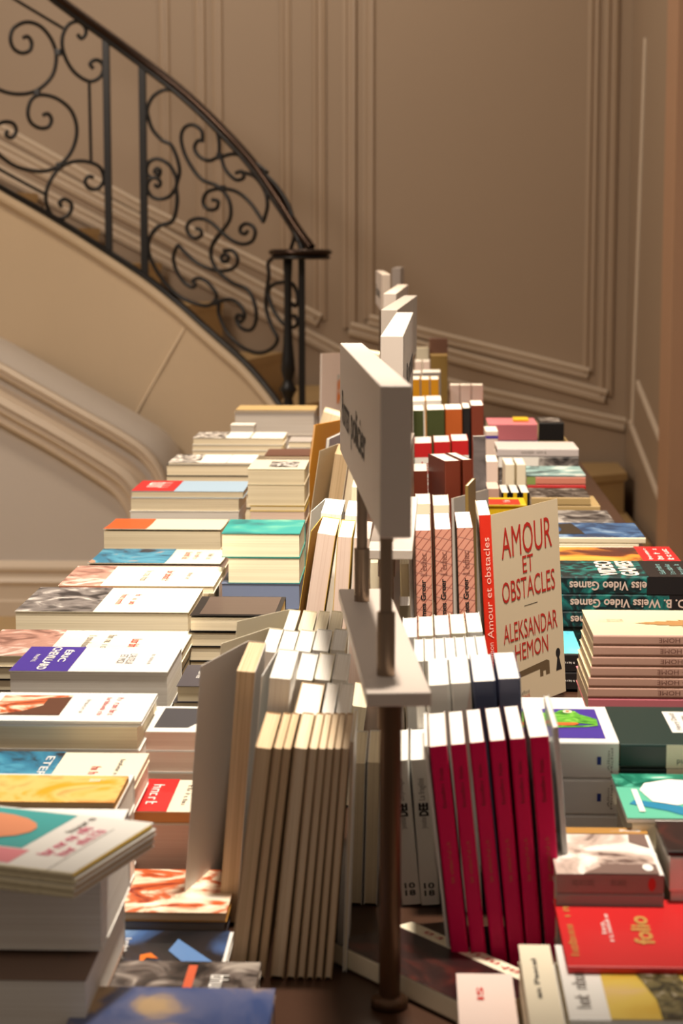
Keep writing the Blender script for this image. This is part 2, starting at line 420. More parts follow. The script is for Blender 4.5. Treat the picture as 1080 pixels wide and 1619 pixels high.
# right wall: sloping panel frames following the stairs
def rw(px, py):
    d = Mc.to_3x3() @ Vector((px-540, 809.5-py, -F)); q = Vector((0, 0, EYE))+d*((XR-.001)/d.x); return q
for pts in ([(1010, 608), (1048, 702)], [(1022, 60), (1001, 670)], [(998, 670), (1045, 792)]):
    trim([rw(*p) for p in pts], [(o_*.8, h_*.8) for o_, h_ in PROF], TRIM, (-1, 0, 0))
trim([Vector((XR-.001, YB-.02, 2.62)), Vector((XR-.001, 7.4, 2.9))], [(o_*1.6, h_*1.6) for o_, h_ in PROF2], TRIM, (-1, 0, 0))
struct(box('trim_casing', XR-.035, XR+.2, 7.05, 7.36, 0, 4.2, CASING))

# ---- staircase: flank wall with joint, lower wall, cornice
YL = 6.88
def ysurf(px): return sum(ylin(px+d) for d in (-45, -30, -15, 0, 15, 30, 45))/7
def ylin(px):   # plan curve of the railing: distance of the string as a function of the column it is seen in
    pts = [(-120, 7.28), (0, 7.42), (120, 7.52), (228, 7.55), (320, 7.50), (400, 7.38), (445, 7.28), (478, 7.2), (530, 7.12)]
    for (x0, y0), (x1, y1) in zip(pts, pts[1:]):
        if px <= x1: return y0+(y1-y0)*(px-x0)/(x1-x0)
    return pts[-1][1]
def SP(px, py, off=0): return P(px, py, ysurf(px)+off)
bot_line = [(-110, 228), (0, 296), (60, 330), (120, 366), (170, 398), (228, 436), (280, 477), (330, 522), (380, 566), (410, 598), (440, 637), (462, 672)]
def line_y(line, x):
    for (x0, y0), (x1, y1) in zip(line, line[1:]):
        if x <= x1: return y0+(y1-y0)*(x-x0)/(x1-x0)
    return line[-1][1]
vs = []; fs = []; n = 60
for i in range(n+1):
    x = -110+(458+110)*i/n; p = SP(x, line_y(bot_line, x)+6, .0)
    vs += [p, Vector((p.x, p.y, 0)), p+Vector((0, .1, 0)), Vector((p.x, p.y+.1, 0))]
for i in range(n):
    q = i*4; r = q+4; fs += [(q, q+1, r+1, r), (q+2, r+2, r+3, q+3), (q, r, r+2, q+2)]
q = n*4; fs.append((q, q+1, q+3, q+2))
struct(mesh('wall_stair', vs, fs, STONE))
# stone string capping the flank under the ironwork
vs = []
trimp = [SP(x, line_y(bot_line, x)+15, -.004) for x in range(-100, 461, 20)]
tube('trim_string', trimp, .022, STONE, None, 8, .03)['kind'] = 'structure'
jl = tube('trim_joint', [SP(293, 517, -.002), SP(240, 610, -.002), SP(190, 700, -.002)], .004, mat('mortar_joint', (232, 214, 186), .7), None, 6); struct(jl)
top_l = catmull([(-130, 498, 0), (0, 572, 0), (111, 635, 0), (193, 681, 0), (237, 712, 0), (262, 750, 0), (274, 800, 0), (280, 870, 0), (282, 960, 0)], 6)
bot_l = catmull([(-130, 598, 0), (0, 674, 0), (74, 715, 0), (148, 762, 0), (182, 789, 0), (203, 824, 0), (212, 860, 0), (216, 910, 0), (218, 960, 0)], 6)
cp = [(0, -.02), (.0, .05), (.03, .06), (.07, .06), (.10, .045), (.14, .05), (.18, .045), (.2, .015), (.24, .0), (.32, -.005), (.40, .01), (.46, .035), (.47, .055), (.53, .065), (.59, .07), (.61, .05), (.66, .052), (.70, .064), (.75, .055), (.77, .038), (.82, .04), (.87, .05), (.92, .045), (.95, .02), (1, -.02)]
vs = []; fs = []
for a, b in zip(top_l, bot_l):
    A = P(a.x, a.y, YL); B = P(b.x, b.y, YL)
    for t, d in cp: q = A.lerp(B, t); vs.append((q.x, YL-d, q.z))
k = len(cp)
for i in range(len(top_l)-1):
    for j in range(k-1): fs.append((i*k+j, i*k+j+1, (i+1)*k+j+1, (i+1)*k+j))
struct(mesh('trim_cornice', vs, fs, TRIM, None, False))
# lower wall below the cornice
vs = []; fs = []; top_pts = [P(p.x, p.y, YL) for p in top_l if p.x <= 281]
for q in top_pts: vs += [(q.x, YL, q.z), (q.x, YL, 0), (q.x, YL+.55, q.z), (q.x, YL+.55, 0)]
for i in range(len(top_pts)-1):
    q = i*4; r = q+4; fs += [(q, q+1, r+1, r), (q, r, r+2, q+2)]
q = (len(top_pts)-1)*4; fs.append((q, q+1, q+3, q+2))
struct(mesh('wall_left', vs, fs, PLINTH))
BP = [(0, 0), (0, .035), (.05, .035), (.055, .022), (.10, .022), (.115, .03), (.13, .02), (.145, .018), (.155, .026), (.165, .026), (.178, .008), (.185, 0)]
x0 = P(-120, 900, YL).x; x1 = P(217, 900, YL).x
vs = []; fs = []
for x in (x0, x1):
    for z, d in BP: vs.append((x, YL-d, z*1.05))
k = len(BP)
for j in range(k-1): fs.append((j, k+j, k+j+1, j+1))
struct(mesh('baseboard_left', vs, fs, TRIM))

# ---- stone steps
st = empty('stone_staircase', (.2, 7.6, 0)); tag(st, 'pale stone staircase curving up to the left behind the book table', 'staircase')
def step(poly, z0, z1):
    n = len(poly); vs = [(x-.2, y-7.6, z0) for x, y in poly]+[(x-.2, y-7.6, z1-.03) for x, y in poly]
    cx = sum(p[0] for p in poly)/n; cy = sum(p[1] for p in poly)/n
    ov = [((x-cx)*1.02+cx-.2, (y-cy)*1.03+cy-7.6) for x, y in poly]
    vs += [(x, y, z1-.03) for x, y in ov]+[(x, y, z1) for x, y in ov]
    fs = [tuple(reversed(range(n)))]+[(i, (i+1) % n, n+(i+1) % n, n+i) for i in range(n)]
    fs += [(n+i, n+(i+1) % n, 2*n+(i+1) % n, 2*n+i) for i in range(n)]
    fs += [(2*n+i, 2*n+(i+1) % n, 3*n+(i+1) % n, 3*n+i) for i in range(n)]+[tuple(3*n+i for i in range(n))]
    o = mesh('step', vs, fs, TREADM, st)
X9 = XR-.03
step([(-.38, 7.32), (X9-.02, 7.5), (X9-.02, 8.79), (-.40, 8.79)], 0.001, .17)
step([(-.42, 7.42), (X9-.02, 8.38), (X9-.02, 8.78), (-.42, 8.78)], .17, .34)
step([(-.46, 7.50), (.42, 8.50), (.36, 8.77), (-.46, 8.77)], .34, .51)
step([(-.52, 7.56), (-.05, 8.55), (-.05, 8.76), (-.52, 8.76)], .51, .68)
zz = .68
for i in range(7):
    xa = -.50-.27*i; xb = -.30-.27*i
    pxr = 655+xa*409; zt = SP(pxr, line_y(bot_line, pxr)).z-.13
    step([(xa-.27, 7.70), (xa, 7.70), (xb, 8.75), (xb-.27, 8.75)], zt-.6 if zt > .7 else 0, zt)

# ------------------------------------------------------------------ wrought iron railing
IRON = mat('black_wrought_iron', (13, 9, 7), .4, metal=.0, bump=.1, bscale=150)
BRONZE = mat('polished_bronze_handrail', (52, 36, 26), .25, metal=.7, vary=.2, vscale=20)
ra = empty('stair_railing', tuple(SP(474, 700))); tag(ra, 'black wrought iron stair railing with scrollwork and a bronze handrail', 'railing')
RO = Vector(ra.location)
def rl(pts, off=0): return [SP(x, y, off)-RO for x, y in pts]
def iron(name, px, r=.0075, n=6, ry=.011, r_end=None, off=0):
    pts = catmull([(x, y, 0) for x, y in px], n); return tube(name, rl([(p.x, p.y) for p in pts], off), r, IRON, ra, 8, ry, r_end)
hand = [(-60, -110), (20, -62), (80, -12), (125, 22), (172, 56), (226, 96), (290, 146), (350, 203), (400, 258), (440, 315), (470, 362), (492, 392)]
tube('handrail', rl([(p.x, p.y) for p in catmull([(x, y, 0) for x, y in hand], 6)]), .017, BRONZE, ra, 12, .022)
iron('top_rail', [(x-3, y+7) for x, y in hand[:-1]]+[(478, 396)], .011, 6, .02)
iron('bottom_rail', bot_line, .013, 6, .02)
def post(x0, y0, x1, y1, wd=.019):
    a = SP(x0, y0)-RO; b = SP(x1, y1)-RO; a.x = b.x = (a.x+b.x)/2; a.y = b.y = (a.y+b.y)/2
    box('post', a.x-wd, a.x+wd, a.y-wd, a.y+wd, b.z, a.z, IRON, ra, .002)
post(168, 56, 172, 400, .013); post(226, 96, 228, 436, .0135); post(477, 366, 478, 760, .012)
iron('inner_bar', [(141, 129), (144, 257)], .006, 2); iron('inner_bar', [(-30, -35), (25, 0), (100, 45)], .006); iron('inner_bar', [(-40, 240), (0, 268), (73, 308)], .006)
H2 = lambda L: [(x/2, y/2) for x, y in L]
H3 = lambda L: [(200+x/3, 250+y/3) for x, y in L]
for L in ([(72, 120), (88, 116), (100, 135), (94, 160), (68, 168), (42, 152), (33, 120), (45, 88), (85, 70), (130, 85), (165, 130), (178, 180), (165, 240), (118, 285), (60, 298), (0, 285), (-50, 250), (-80, 200)],
          [(135, 365), (152, 360), (163, 380), (152, 402), (125, 405), (98, 388), (88, 355), (100, 315), (130, 300), (180, 312), (225, 350), (243, 410), (228, 475), (185, 525), (130, 542), (60, 530), (10, 500), (-40, 450)],
          [(245, 108), (257, 122), (271, 108), (268, 85), (245, 68), (215, 80), (197, 120), (202, 170), (232, 225), (280, 257), (315, 245), (328, 215), (318, 195), (300, 190), (285, 202), (296, 218)],
          [(297, 562), (280, 558), (269, 575), (284, 597), (312, 595), (328, 570), (320, 535), (290, 515), (240, 510), (190, 530), (155, 580), (145, 630), (160, 675), (190, 692), (220, 675), (226, 645), (205, 630), (188, 640), (196, 656)],
          [(-20, 400), (15, 385), (43, 392), (51, 415), (38, 435), (20, 428), (24, 412)],
          [(464, 360), (470, 330), (490, 300), (530, 283), (590, 297), (640, 340), (680, 400), (693, 450), (692, 495)],
          [(464, 350), (480, 405), (512, 443), (540, 458), (560, 500), (568, 545), (558, 590), (561, 640), (545, 700), (500, 716), (475, 750), (466, 795)],
          [(692, 495), (662, 508), (630, 495), (615, 468), (625, 446), (640, 445)],
          [(640, 450), (638, 415), (610, 395), (583, 405), (573, 440), (590, 500), (635, 565), (690, 590), (725, 635), (728, 690), (700, 735), (672, 775), (668, 800)],
          [(700, 497), (712, 535), (745, 568), (770, 563), (766, 543), (747, 547)],
          [(700, 497), (740, 487), (790, 503), (845, 545)],
          [(766, 545), (805, 558), (836, 600), (846, 650), (833, 702)],
          [(833, 702), (790, 640), (745, 605), (695, 597), (655, 608), (642, 640), (658, 662), (684, 660), (690, 637), (672, 632)]):
    iron('scroll', H2(L))
for L in ([(150, 74), (133, 66), (143, 49), (160, 60), (152, 86), (125, 93), (100, 80), (95, 48), (112, 15), (150, 4), (200, 30), (233, 85), (235, 135), (205, 180), (160, 195), (120, 182), (98, 145), (105, 110), (130, 92), (156, 105), (160, 125), (146, 137), (134, 124)],
          [(452, 345), (412, 400), (400, 460), (430, 530), (500, 590), (575, 625), (608, 690), (616, 760), (595, 812), (555, 812), (525, 780), (530, 745), (552, 752)],
          [(330, 334), (350, 340), (356, 365), (328, 381), (300, 365), (286, 330), (305, 297), (350, 287), (400, 305), (450, 350), (500, 390), (550, 408), (595, 395), (611, 355), (600, 325), (570, 311), (543, 325), (541, 350), (562, 360), (575, 345)],
          [(475, 488), (485, 470), (466, 457), (450, 472), (458, 490), (480, 490)],
          [(462, 440), (505, 440), (528, 480), (513, 517), (470, 534), (410, 530), (340, 500), (280, 450), (245, 410)],
          [(245, 410), (226, 450), (224, 490), (240, 540), (275, 590), (310, 612), (327, 602), (314, 585)],
          [(312, 583), (340, 570), (380, 585), (418, 630), (426, 660), (408, 690), (370, 700), (300, 680), (230, 640), (160, 560), (116, 480), (104, 410), (122, 360), (162, 320), (215, 300), (236, 240), (240, 170)],
          [(430, 686), (470, 671), (510, 676), (545, 705), (561, 745), (545, 775), (520, 765), (528, 740)],
          [(438, 690), (440, 745), (480, 830), (540, 890), (600, 920), (650, 922), (695, 898), (716, 856), (690, 800), (664, 720), (664, 640), (675, 560), (672, 500), (690, 478)],
          [(745, 588), (700, 598), (673, 630), (682, 680), (705, 735), (745, 785), (790, 803), (812, 780), (802, 752), (782, 748)],
          [(745, 588), (785, 596), (808, 635), (813, 680), (800, 702), (786, 690)],
          [(640, 60), (710, 130), (765, 215), (793, 300), (797, 370), (780, 428)]):
    iron('scroll', H3(L))
for x, y in ((92, 83), (59, 147), (94, 262), (347, 247), (342, 478), (352, 298)): # forged collars where scrolls meet
    c = SP(x, y)-RO; box('collar', c.x-.012, c.x+.012, c.y-.014, c.y+.014, c.z-.012, c.z+.012, IRON, ra, .003)
# turned newel and its volute
nc = SP(456, 700, -.06)-RO; zt = P(456, 404, ysurf(456)-.06).z-RO.z; zB = .171-RO.z
zk = lambda y: P(456, y, ysurf(456)-.06).z-RO.z
lathe('newel', [(zB, .05), (zB+.05, .05), (zB+.07, .03), (zk(660), .022), (zk(640), .02), (zk(630), .016), (zk(622), .024), (zk(616), .033), (zk(608), .022), (zk(602), .017), (zk(596), .020), (zk(585), .026), (zk(570), .024), (zk(545), .018), (zk(500), .014), (zk(440), .014), (zk(420), .017), (zt, .017)], IRON, ra, (nc.x, nc.y, 0))
vc = P(475, 402, ysurf(476)-.05)-RO
def disc(name, cx, cy, z0, z1, rx, ry, m):
    vs = []; n = 40
    prof = [(z0, .9), (z0+(z1-z0)*.3, 1), (z0+(z1-z0)*.7, 1), (z1, .9)]
    for z, s in prof:
        for k in range(n): a = 2*math.pi*k/n; vs.append((cx+rx*s*math.cos(a), cy+ry*s*math.sin(a), z))
    fs = [tuple(reversed(range(n)))]+[(j*n+i, j*n+(i+1) % n, (j+1)*n+(i+1) % n, (j+1)*n+i) for j in range(3) for i in range(n)]+[tuple(3*n+i for i in range(n))]
    return mesh(name, vs, fs, m, ra, True)
disc('volute_plate', vc.x, vc.y, vc.z-.018, vc.z-.004, .108, .10, IRON)
disc('handrail_volute', vc.x, vc.y, vc.z-.004, vc.z+.018, .114, .105, BRONZE)

# ------------------------------------------------------------------ table
TW = mat('dark_table_wood', (64, 40, 26), .4, vary=.25, vscale=12)
tb = empty('display_table', (-.04, 3.5, 0)); tag(tb, 'long dark wooden display table buried under books', 'table')
box('table_top', -.47, .45, -2.6, 2.65, T-.04, T, TW, tb, .004)
for sx in (-.42, .36):
    for sy in (-2.5, 0, 2.55): box('leg', sx-.035+.02, sx+.035+.02, sy-.035, sy+.035, 0.001, T-.04, TW, tb, .003)
box('apron', -.42, .40, -2.5, 2.55, T-.12, T-.041, TW, tb)

# ------------------------------------------------------------------ sign stands along the middle of the table
SIGNM = mat('white_sign_board', (206, 194, 184), .45, vary=.02); STEEL = mat('brushed_steel_post', (150, 130, 112), .3, metal=.85, vary=.1, vscale=30)
DSTEEL = mat('dark_bronze_pole', (92, 66, 46), .35, metal=.6, vary=.15, vscale=20)
def sign(label, n0, n1, f0, f1, H, txt, side, Yn, Yf, plate=True, pn=None, pf=None, pole=True):
    """board whose near top edge runs n0->n1 and far top edge f0->f1 (px), at distances Yn, Yf"""
    a, b = P(*n0, Yn), P(*n1, Yn); c, d = P(*f0, Yf), P(*f1, Yf)
    zt = (a.z+b.z+c.z+d.z)/4; ce = (a+b+c+d)/4
    ax = ((c+d)/2-(a+b)/2); ax.z = 0; L = ax.length; ax.normalize(); ac = Vector((ax.y, -ax.x, 0)); w = ((b-a).length+(d-c).length)/2
    M = Matrix(((ac.x, ax.x, 0, ce.x), (ac.y, ax.y, 0, ce.y), (0, 0, 1, T), (0, 0, 0, 1)))
    r = empty('sign_stand', M=M); tag(r, label, 'sign', 'sign stands along the middle of the book table')
    z = zt-T
    bo = box('sign_board', -w/2, w/2, -L/2, L/2, z-H, z, SIGNM, r, .0012)
    s = -1 if side == 'L' else 1
    if txt:
        L2 = L*.64; org = Vector((s*(w/2+.0004), 0, z-H*.55))
        words = txt.split(' '); tot = sum(len(q) for q in words)+len(words)-1; pos = 0
        for q in words:
            c0 = (pos+len(q)/2)/tot-.5; pos += len(q)+1
            place_print('sign_lettering', text_geo(q, .01), bo, org, Vector((0, s, 0)), Vector((0, 0, 1)), None, Vector((0, L*.1+s*c0*L2, -.0 if 'p' not in q else -H*.04)), L2*len(q)/tot, H*(.30 if 'p' not in q else .38), K_BLACK)
    if plate:
        pz = EYE-.30-T
        p0 = -L/2-.035; p1 = p0+.42*min(1, L/.6)
        box('base_plate', -.022, .022, p0, p1, pz-.010, pz, SIGNM, r, .0012)
        for yy in (p0+.055, p1-.06):
            tube('support_post', [(-.005, yy, pz), (-.005, yy, z-H)], .0045, STEEL, r, 16, .0045)
            tube('post_socket', [(-.005, yy, pz), (-.005, yy, pz+.045)], .0065, STEEL, r, 16, .0065)
        if pole:
            tube('pole', [(-.004, p0+.022, .008), (-.004, p0+.022, pz-.010)], .0075, DSTEEL, r, 20, .0075)
            tube('pole_collar', [(-.004, p0+.022, pz-.03), (-.004, p0+.022, pz-.010)], .0088, DSTEEL, r, 20, .0088)
            lathe('foot', [(0.0005, .013), (.006, .013), (.009, .010)], DSTEEL, r, (-.004, p0+.022, 0))
    return r, M
sign('large white sign board nearest the camera on a steel stand, lettering on its left face', (601, 612), (652, 612), (538, 540), (573, 540), .105, 'Roman policier', 'L', 1.35, 1.93)
sign('white sign board with dark lettering low on its right face, right behind the nearest sign', (602, 531), (637, 532), (626, 493), (654, 493), .10, 'Roman', 'R', 1.98, 2.66)
sign('third white sign board from the camera, angled to the right', (602, 489), (629, 490), (639, 467), (659, 467), .10, None, 'R', 2.79, 3.55)
sign('fourth white sign board from the camera, narrow and partly hidden', (606, 465), (627, 465), (629, 449), (645, 449), .10, None, 'R', 3.68, 4.5)
sign('small far sign board turned to the left with dark lettering', (604, 435), (617, 435), (594, 426), (606, 426), .09, 'Essais', 'L', 4.75, 5.5)
sign('farthest and smallest white sign board, its top the highest of the row', (620, 428), (633, 428), (626, 418), (639, 418), .07, None, 'R', 5.62, 5.95)

# ------------------------------------------------------------------ flat piles, left side of the table
def sc(n, seed): return (n, seed)
def pic(*a, **k):
    return lambda b: frect(b, 'cover_picture', *a, **k)
def deco(*fns):
    def f(b):
        for g in fns: g(b)
    return f
def tl(s, u, v, lw, lh, m=K_GREY, **k): return lambda b: ftext(b, s, u, v, lw, lh, m, **k)
def fr(name, u0, u1, v0, v1, m, **k): return lambda b: frect(b, name, u0, u1, v0, v1, m, **k)
RED = mat('red_card', (200, 32, 34), .4); DRED = mat('crimson_card', (184, 14, 44), .32); ORANGE = mat('orange_card', (232, 92, 30), .4)
LBLUE = mat('light_blue_card', (168, 196, 220), .4); TEAL = mat('teal_card', (28, 140, 132), .3); YELLOW = mat('yellow_card', (236, 196, 24), .4)
PURPLE = mat('purple_band_paper', (66, 44, 150), .4); TAN = mat('tan_card', (196, 168, 116), .5); PINK = mat('pink_card', (222, 128, 140), .45)
SALMON = mat('rose_beige_card', (220, 176, 158), .5); DGREEN = mat('dark_green_card', (22, 50, 46), .35); OLIVE = mat('olive_card', (130, 104, 52), .5)
BLUEGREY = mat('blue_grey_card', (110, 122, 150), .4); DGREY = mat('charcoal_card', (78, 74, 80), .4); BROWN = mat('brown_card', (92, 54, 36), .45)
OCHRE = mat('ochre_card', (176, 128, 60), .4); FOREST = mat('forest_green_card', (58, 66, 26), .45); RBROWN = mat('red_brown_card', (116, 48, 28), .4)
AMBER = mat('amber_card', (236, 166, 16), .4); ORANGE2 = mat('deep_orange_card', (252, 176, 16), .45); PALEPINK = mat('pale_pink_card', (226, 206, 196), .45)
A_BW = art('black_white_photo', [(20, 20, 22), (90, 86, 84), (190, 184, 178), (236, 232, 226)], 30, (1, 2, 1))
A_BW2 = art('grey_photo', [(38, 36, 38), (110, 104, 102), (196, 190, 184)], 22, (1, 1, 1))
A_BLUE = art('blue_portrait_photo', [(30, 26, 34), (40, 116, 150), (70, 150, 180), (190, 140, 110)], 14, (1, 1, 1))
A_PINKB = art('brown_pink_photo', [(120, 84, 74), (176, 132, 118), (224, 196, 184)], 26)
A_WARM = art('warm_face_photo', [(80, 44, 24), (214, 140, 66), (240, 190, 110), (226, 160, 30)], 12, (1, 1, 1))
A_FOOD = art('still_life_picture', [(120, 30, 26), (200, 96, 50), (236, 214, 186), (246, 240, 226)], 22, (1.4, 1, 1))
A_NIGHT = art('night_picture', [(20, 18, 20), (34, 30, 32), (70, 100, 150), (130, 160, 196)], 9, (1, 1, 1), 1)
A_DARKP = art('dark_street_photo', [(22, 20, 20), (60, 52, 48), (110, 100, 94), (170, 160, 150)], 30, (1, 1, 1))
A_SKY = art('blue_sky_picture', [(96, 84, 60), (40, 70, 110), (70, 110, 160), (150, 180, 210)], 14, (1, 1.5, 1), 1)
A_SUNSET = art('orange_shadow_picture', [(60, 30, 26), (90, 40, 26), (226, 140, 50), (238, 166, 70)], 9, (1, 1, 1), 1)
A_TEALB = art('teal_city_picture', [(6, 16, 20), (6, 30, 34), (14, 80, 78), (24, 120, 110)], 45, (1, 1, 1))
A_TEALC = art('teal_cover_picture', [(16, 96, 100), (30, 146, 140), (120, 190, 160)], 8, (1, 1, 1), 1)
A_GREENF = art('green_white_picture', [(20, 24, 22), (30, 120, 96), (90, 190, 160), (240, 244, 240)], 20, (1, 1, 1))
A_LAND = art('golden_landscape_picture', [(226, 190, 150), (226, 196, 90), (216, 176, 60), (196, 190, 140)], 7, (1, 1, 1), 1)
A_LEAF = art('dark_foliage_picture', [(30, 30, 22), (60, 58, 34), (120, 110, 70), (200, 190, 170)], 60, (1, 1, 1))
A_BODY = art('pale_skin_photo', [(90, 66, 60), (200, 178, 166), (240, 232, 224), (246, 240, 234)], 10, (1, 1.6, 1), 2)
A_DUSK = art('purple_blue_sky_picture', [(90, 60, 150), (60, 120, 190), (90, 190, 190), (120, 210, 190)], 6, (1, 3, 1), .5)
A_DIM = art('dark_red_picture', [(20, 10, 10), (40, 16, 14), (80, 30, 22)], 16)
gL = 'flat piles along the left side of the table'; gLi = 'flat piles between the left edge and the upright books'
frenchtext = lambda sd: deco(tl(sc(9, sd), .5, .52, .5, .05, K_GREY, rot=0), tl(sc(7, sd+1), .5, .66, .5, .05, K_RED), tl(sc(6, sd+2), .5, .80, .34, .035, K_GREY))

pile('L', 4.02, 'farthest on the left edge', [
 (305, 448, 692, 703, .13, 'cream paperback with a black and white cover strip, farthest pile on the left edge', dict(cover=C_WHITE), deco(fr('paper_band', 0, 1, 0, .36, A_BW), fr('cover_stripe', 0, 1, .62, .64, K_GREY))),
 (304, 446, 703, 712, .13, 'second book down in the farthest pile on the left edge', {}, None),
 (304, 446, 712, 720, .13, 'third book down in the farthest pile on the left edge', {}, None)], gL)
pile('L', 3.62, 'with dark cover lines on the left edge', [
 (266, 400, 731, 733, .14, 'black and white covered thin book on top of the pile with dark cover lines', dict(cover=C_WHITE), deco(fr('paper_band', 0, 1, 0, .36, A_BW), fr('cover_stripe', 0, 1, .68, .69, K_GREY))),
 (263, 398, 733, 752, .14, 'cream book with a black cover edge under the topmost thin one, left edge', dict(cover=C_BLACK), None),
 (263, 398, 752, 763, .14, 'cream book with a black cover edge, third down beside the stair foot', dict(cover=C_BLACK), None)], gL)
pile('L', 3.12, 'with red covers on the left edge', [
 (207, 385, 776, 787, .14, 'book with a red band and light blue cover, topmost of the red covered pile', dict(cover=LBLUE), deco(fr('paper_band', 0, 1, 0, .38, RED), tl(sc(6, 3), .45, .2, .5, .2, K_WHITE, layer=3))),
 (206, 378, 790, 808, .15, 'white book with a red band, second down in the red pile on the left edge', dict(cover=C_WHITE), deco(fr('paper_band', 0, 1, 0, .38, RED), tl(sc(6, 4), .5, .2, .4, .2, K_WHITE, layer=3))),
 (205, 378, 808, 826, .14, 'white book with a red end label on its edge, third down in the red pile', dict(cover=C_WHITE, pages=PG_WHITE), None)], gL)
b = flat('L', 2.87, 163, 349, 839, 869, .13, 'book with a warped orange cover lifting at the edge, on the left side', cover=C_CREAM, spine=C_CREAM, lift=.003, group=gL)
frect(b, 'cover_picture', .02, .99, 0, .36, ORANGE)
flat('L', 2.872, 164, 348, 869, 925, .13, 'cream book under the one with the warped orange cover', group=gL)
b = flat('L', 2.66, 138, 348, 893, 911, .145, 'cream paperback with a blue portrait on its left part and red title print', pages=PG_PINK, cover=C_CREAM, lift=.003, group=gL)
frect(b, 'paper_band', 0, 1, 0, .58, A_BLUE); ftext(b, sc(8, 11), .5, .70, .6, .05, K_RED); ftext(b, sc(9, 12), .5, .78, .6, .04, K_RED); ftext(b, sc(5, 13), .5, .88, .4, .04, K_GREY)
flat('L', 2.662, 138, 348, 911, 950, .145, 'cream book directly under the one with the blue portrait', pages=PG_PINK, group=gL)
pile('L', 2.42, 'with salmon tinted edges', [
 (92, 338, 925, 937, .15, 'cream paperback with a small brown photo and red and grey print, salmon tinted edge', dict(cover=C_CREAM, pages=PG_SALMON), deco(fr('paper_band', 0, 1, 0, .27, A_PINKB), frenchtext(20))),
 (93, 330, 938, 951, .15, 'second salmon edged paperback below the brown photo cover', dict(cover=C_CREAM, pages=PG_SALMON), None)], gL)
pile('L', 2.21, 'beside the black covered books', [
 (23, 298, 966, 1010, .16, 'thick cream paperback with a black and white photo band, before the salmon edged pile', dict(cover=C_CREAM), deco(fr('paper_band', 0, 1, 0, .45, A_BW2), tl(sc(7, 30), .5, .56, .4, .04, K_RED), tl(sc(7, 31), .5, .64, .4, .04, K_RED))),
 (23, 297, 1011, 1055, .16, 'thick cream book hidden under the one with the black and white photo band', dict(cover=C_CREAM), None)], gL)
pile('L', 2.00, 'reaching the left frame edge behind the purple banded book', [
 (-40, 283, 1036, 1054, .14, 'cream paperback with a pinkish photo at its left end and red logo print', dict(cover=C_CREAM), deco(fr('paper_band', 0, 1, 0, .34, A_PINKB), tl(sc(7, 36), .45, .50, .45, .04, K_GREY), tl(sc(8, 37), .45, .6, .5, .04, K_GREY), tl(sc(5, 38), .5, .74, .3, .05, K_RED))),
 (-42, 280, 1055, 1074, .14, 'second book of the pile ending behind the purple banded book', dict(cover=C_BLACK), None),
 (-42, 280, 1074, 1092, .14, 'third book of the pile ending behind the purple banded book', dict(cover=C_BLACK), None)], gL)
def chev(b):
    frect(b, 'paper_band', 0, 1, 0, .37, PURPLE)
    ftext(b, 'ÉRIC', .40, .285, .5, .06, K_WHITE, bold=.02, layer=3); ftext(b, 'CHEVILLARD', .5, .19, .92, .06, K_WHITE, bold=.02, layer=3)
    ftext(b, sc(6, 41), .5, .1, .3, .03, K_WHITE, layer=3)
    ftext(b, "L'AUTEUR", .5, .72, .42, .05, K_GREY); ftext(b, 'ET MOI', .5, .66, .34, .05, K_GREY); ftext(b, sc(10, 42), .5, .85, .4, .025, K_GREY)
    for u0, u1, v0, v1 in ((.06, .94, .95, .953), (.06, .065, .42, .953), (.935, .94, .42, .953)): frect(b, 'cover_rule', u0, u1, v0, v1, LBLUE)
pile('L', 1.86, 'under the purple banded book', [
 (14, 265, 1060, 1125, .115, 'thick white paperback with a purple paper band lettered in white', dict(cover=C_WHITE, pages=PG_WHITE), chev)], gL)
def hatd(b):
    frect(b, 'cover_picture', .12, .82, .05, .48, A_FOOD)
    fpoly(b, 'cover_picture', [(.82, .1), (.82, .48), (.2, .48), (.25, .34), (.5, .34), (.7, .24)], BROWN, 3)
    ftext(b, sc(9, 51), .5, .60, .45, .025, K_GREY); ftext(b, sc(10, 52), .5, .72, .6, .03, K_RED); ftext(b, sc(10, 53), .5, .79, .6, .04, K_RED)
pile('L', 1.67, 'before the purple banded book', [
 (-40, 224, 1138, 1146, .11, 'white paperback with an orange and brown picture and faint red title', dict(cover=C_WHITE, pages=PG_WHITE), hatd),
 (-40, 218, 1146, 1184, .125, 'cream edged book with a curling white cover below the orange picture', dict(cover=C_WHITE, pages=PG_CREAM), None),
 (-40, 221, 1186, 1225, .12, 'thick white cover book, third down below the orange picture', dict(cover=C_WHITE, pages=PG_WHITE), None)], gL)
pile('L', 1.535, 'with a dark photo band near the left frame edge', [
 (-60, 205, 1247, 1262, .12, 'cream paperback with a dark photo band and a red monogram, near the left frame edge', dict(cover=C_CREAM, pages=PG_PINK), deco(fr('paper_band', 0, 1, 0, .47, A_BLUE), tl('ETERNA', .6, .40, .9, .05, K_WHITE, layer=3), tl(sc(3, 60), .5, .72, .2, .06, K_RED), tl(sc(9, 61), .5, .86, .6, .03, K_GREY))),
 (-60, 203, 1262, 1300, .12, 'cream book beneath the one with the dark photo band', dict(cover=C_WHITE, pages=PG_PINK), None)], gL)
pile('L', 1.43, 'with the orange face cover', [
 (-80, 181, 1266, 1277, .075, 'paperback with a glossy orange and yellow face picture', dict(cover=OCHRE, pages=PG_TAN), deco(fr('cover_picture', 0, 1, 0, 1, A_WARM), tl(sc(5, 63), .2, .82, .1, .1, K_WHITE, layer=3))),
 (-80, 183, 1277, 1330, .10, 'white book directly under the orange face cover', dict(cover=C_WHITE, pages=PG_WHITE), None)], gL)

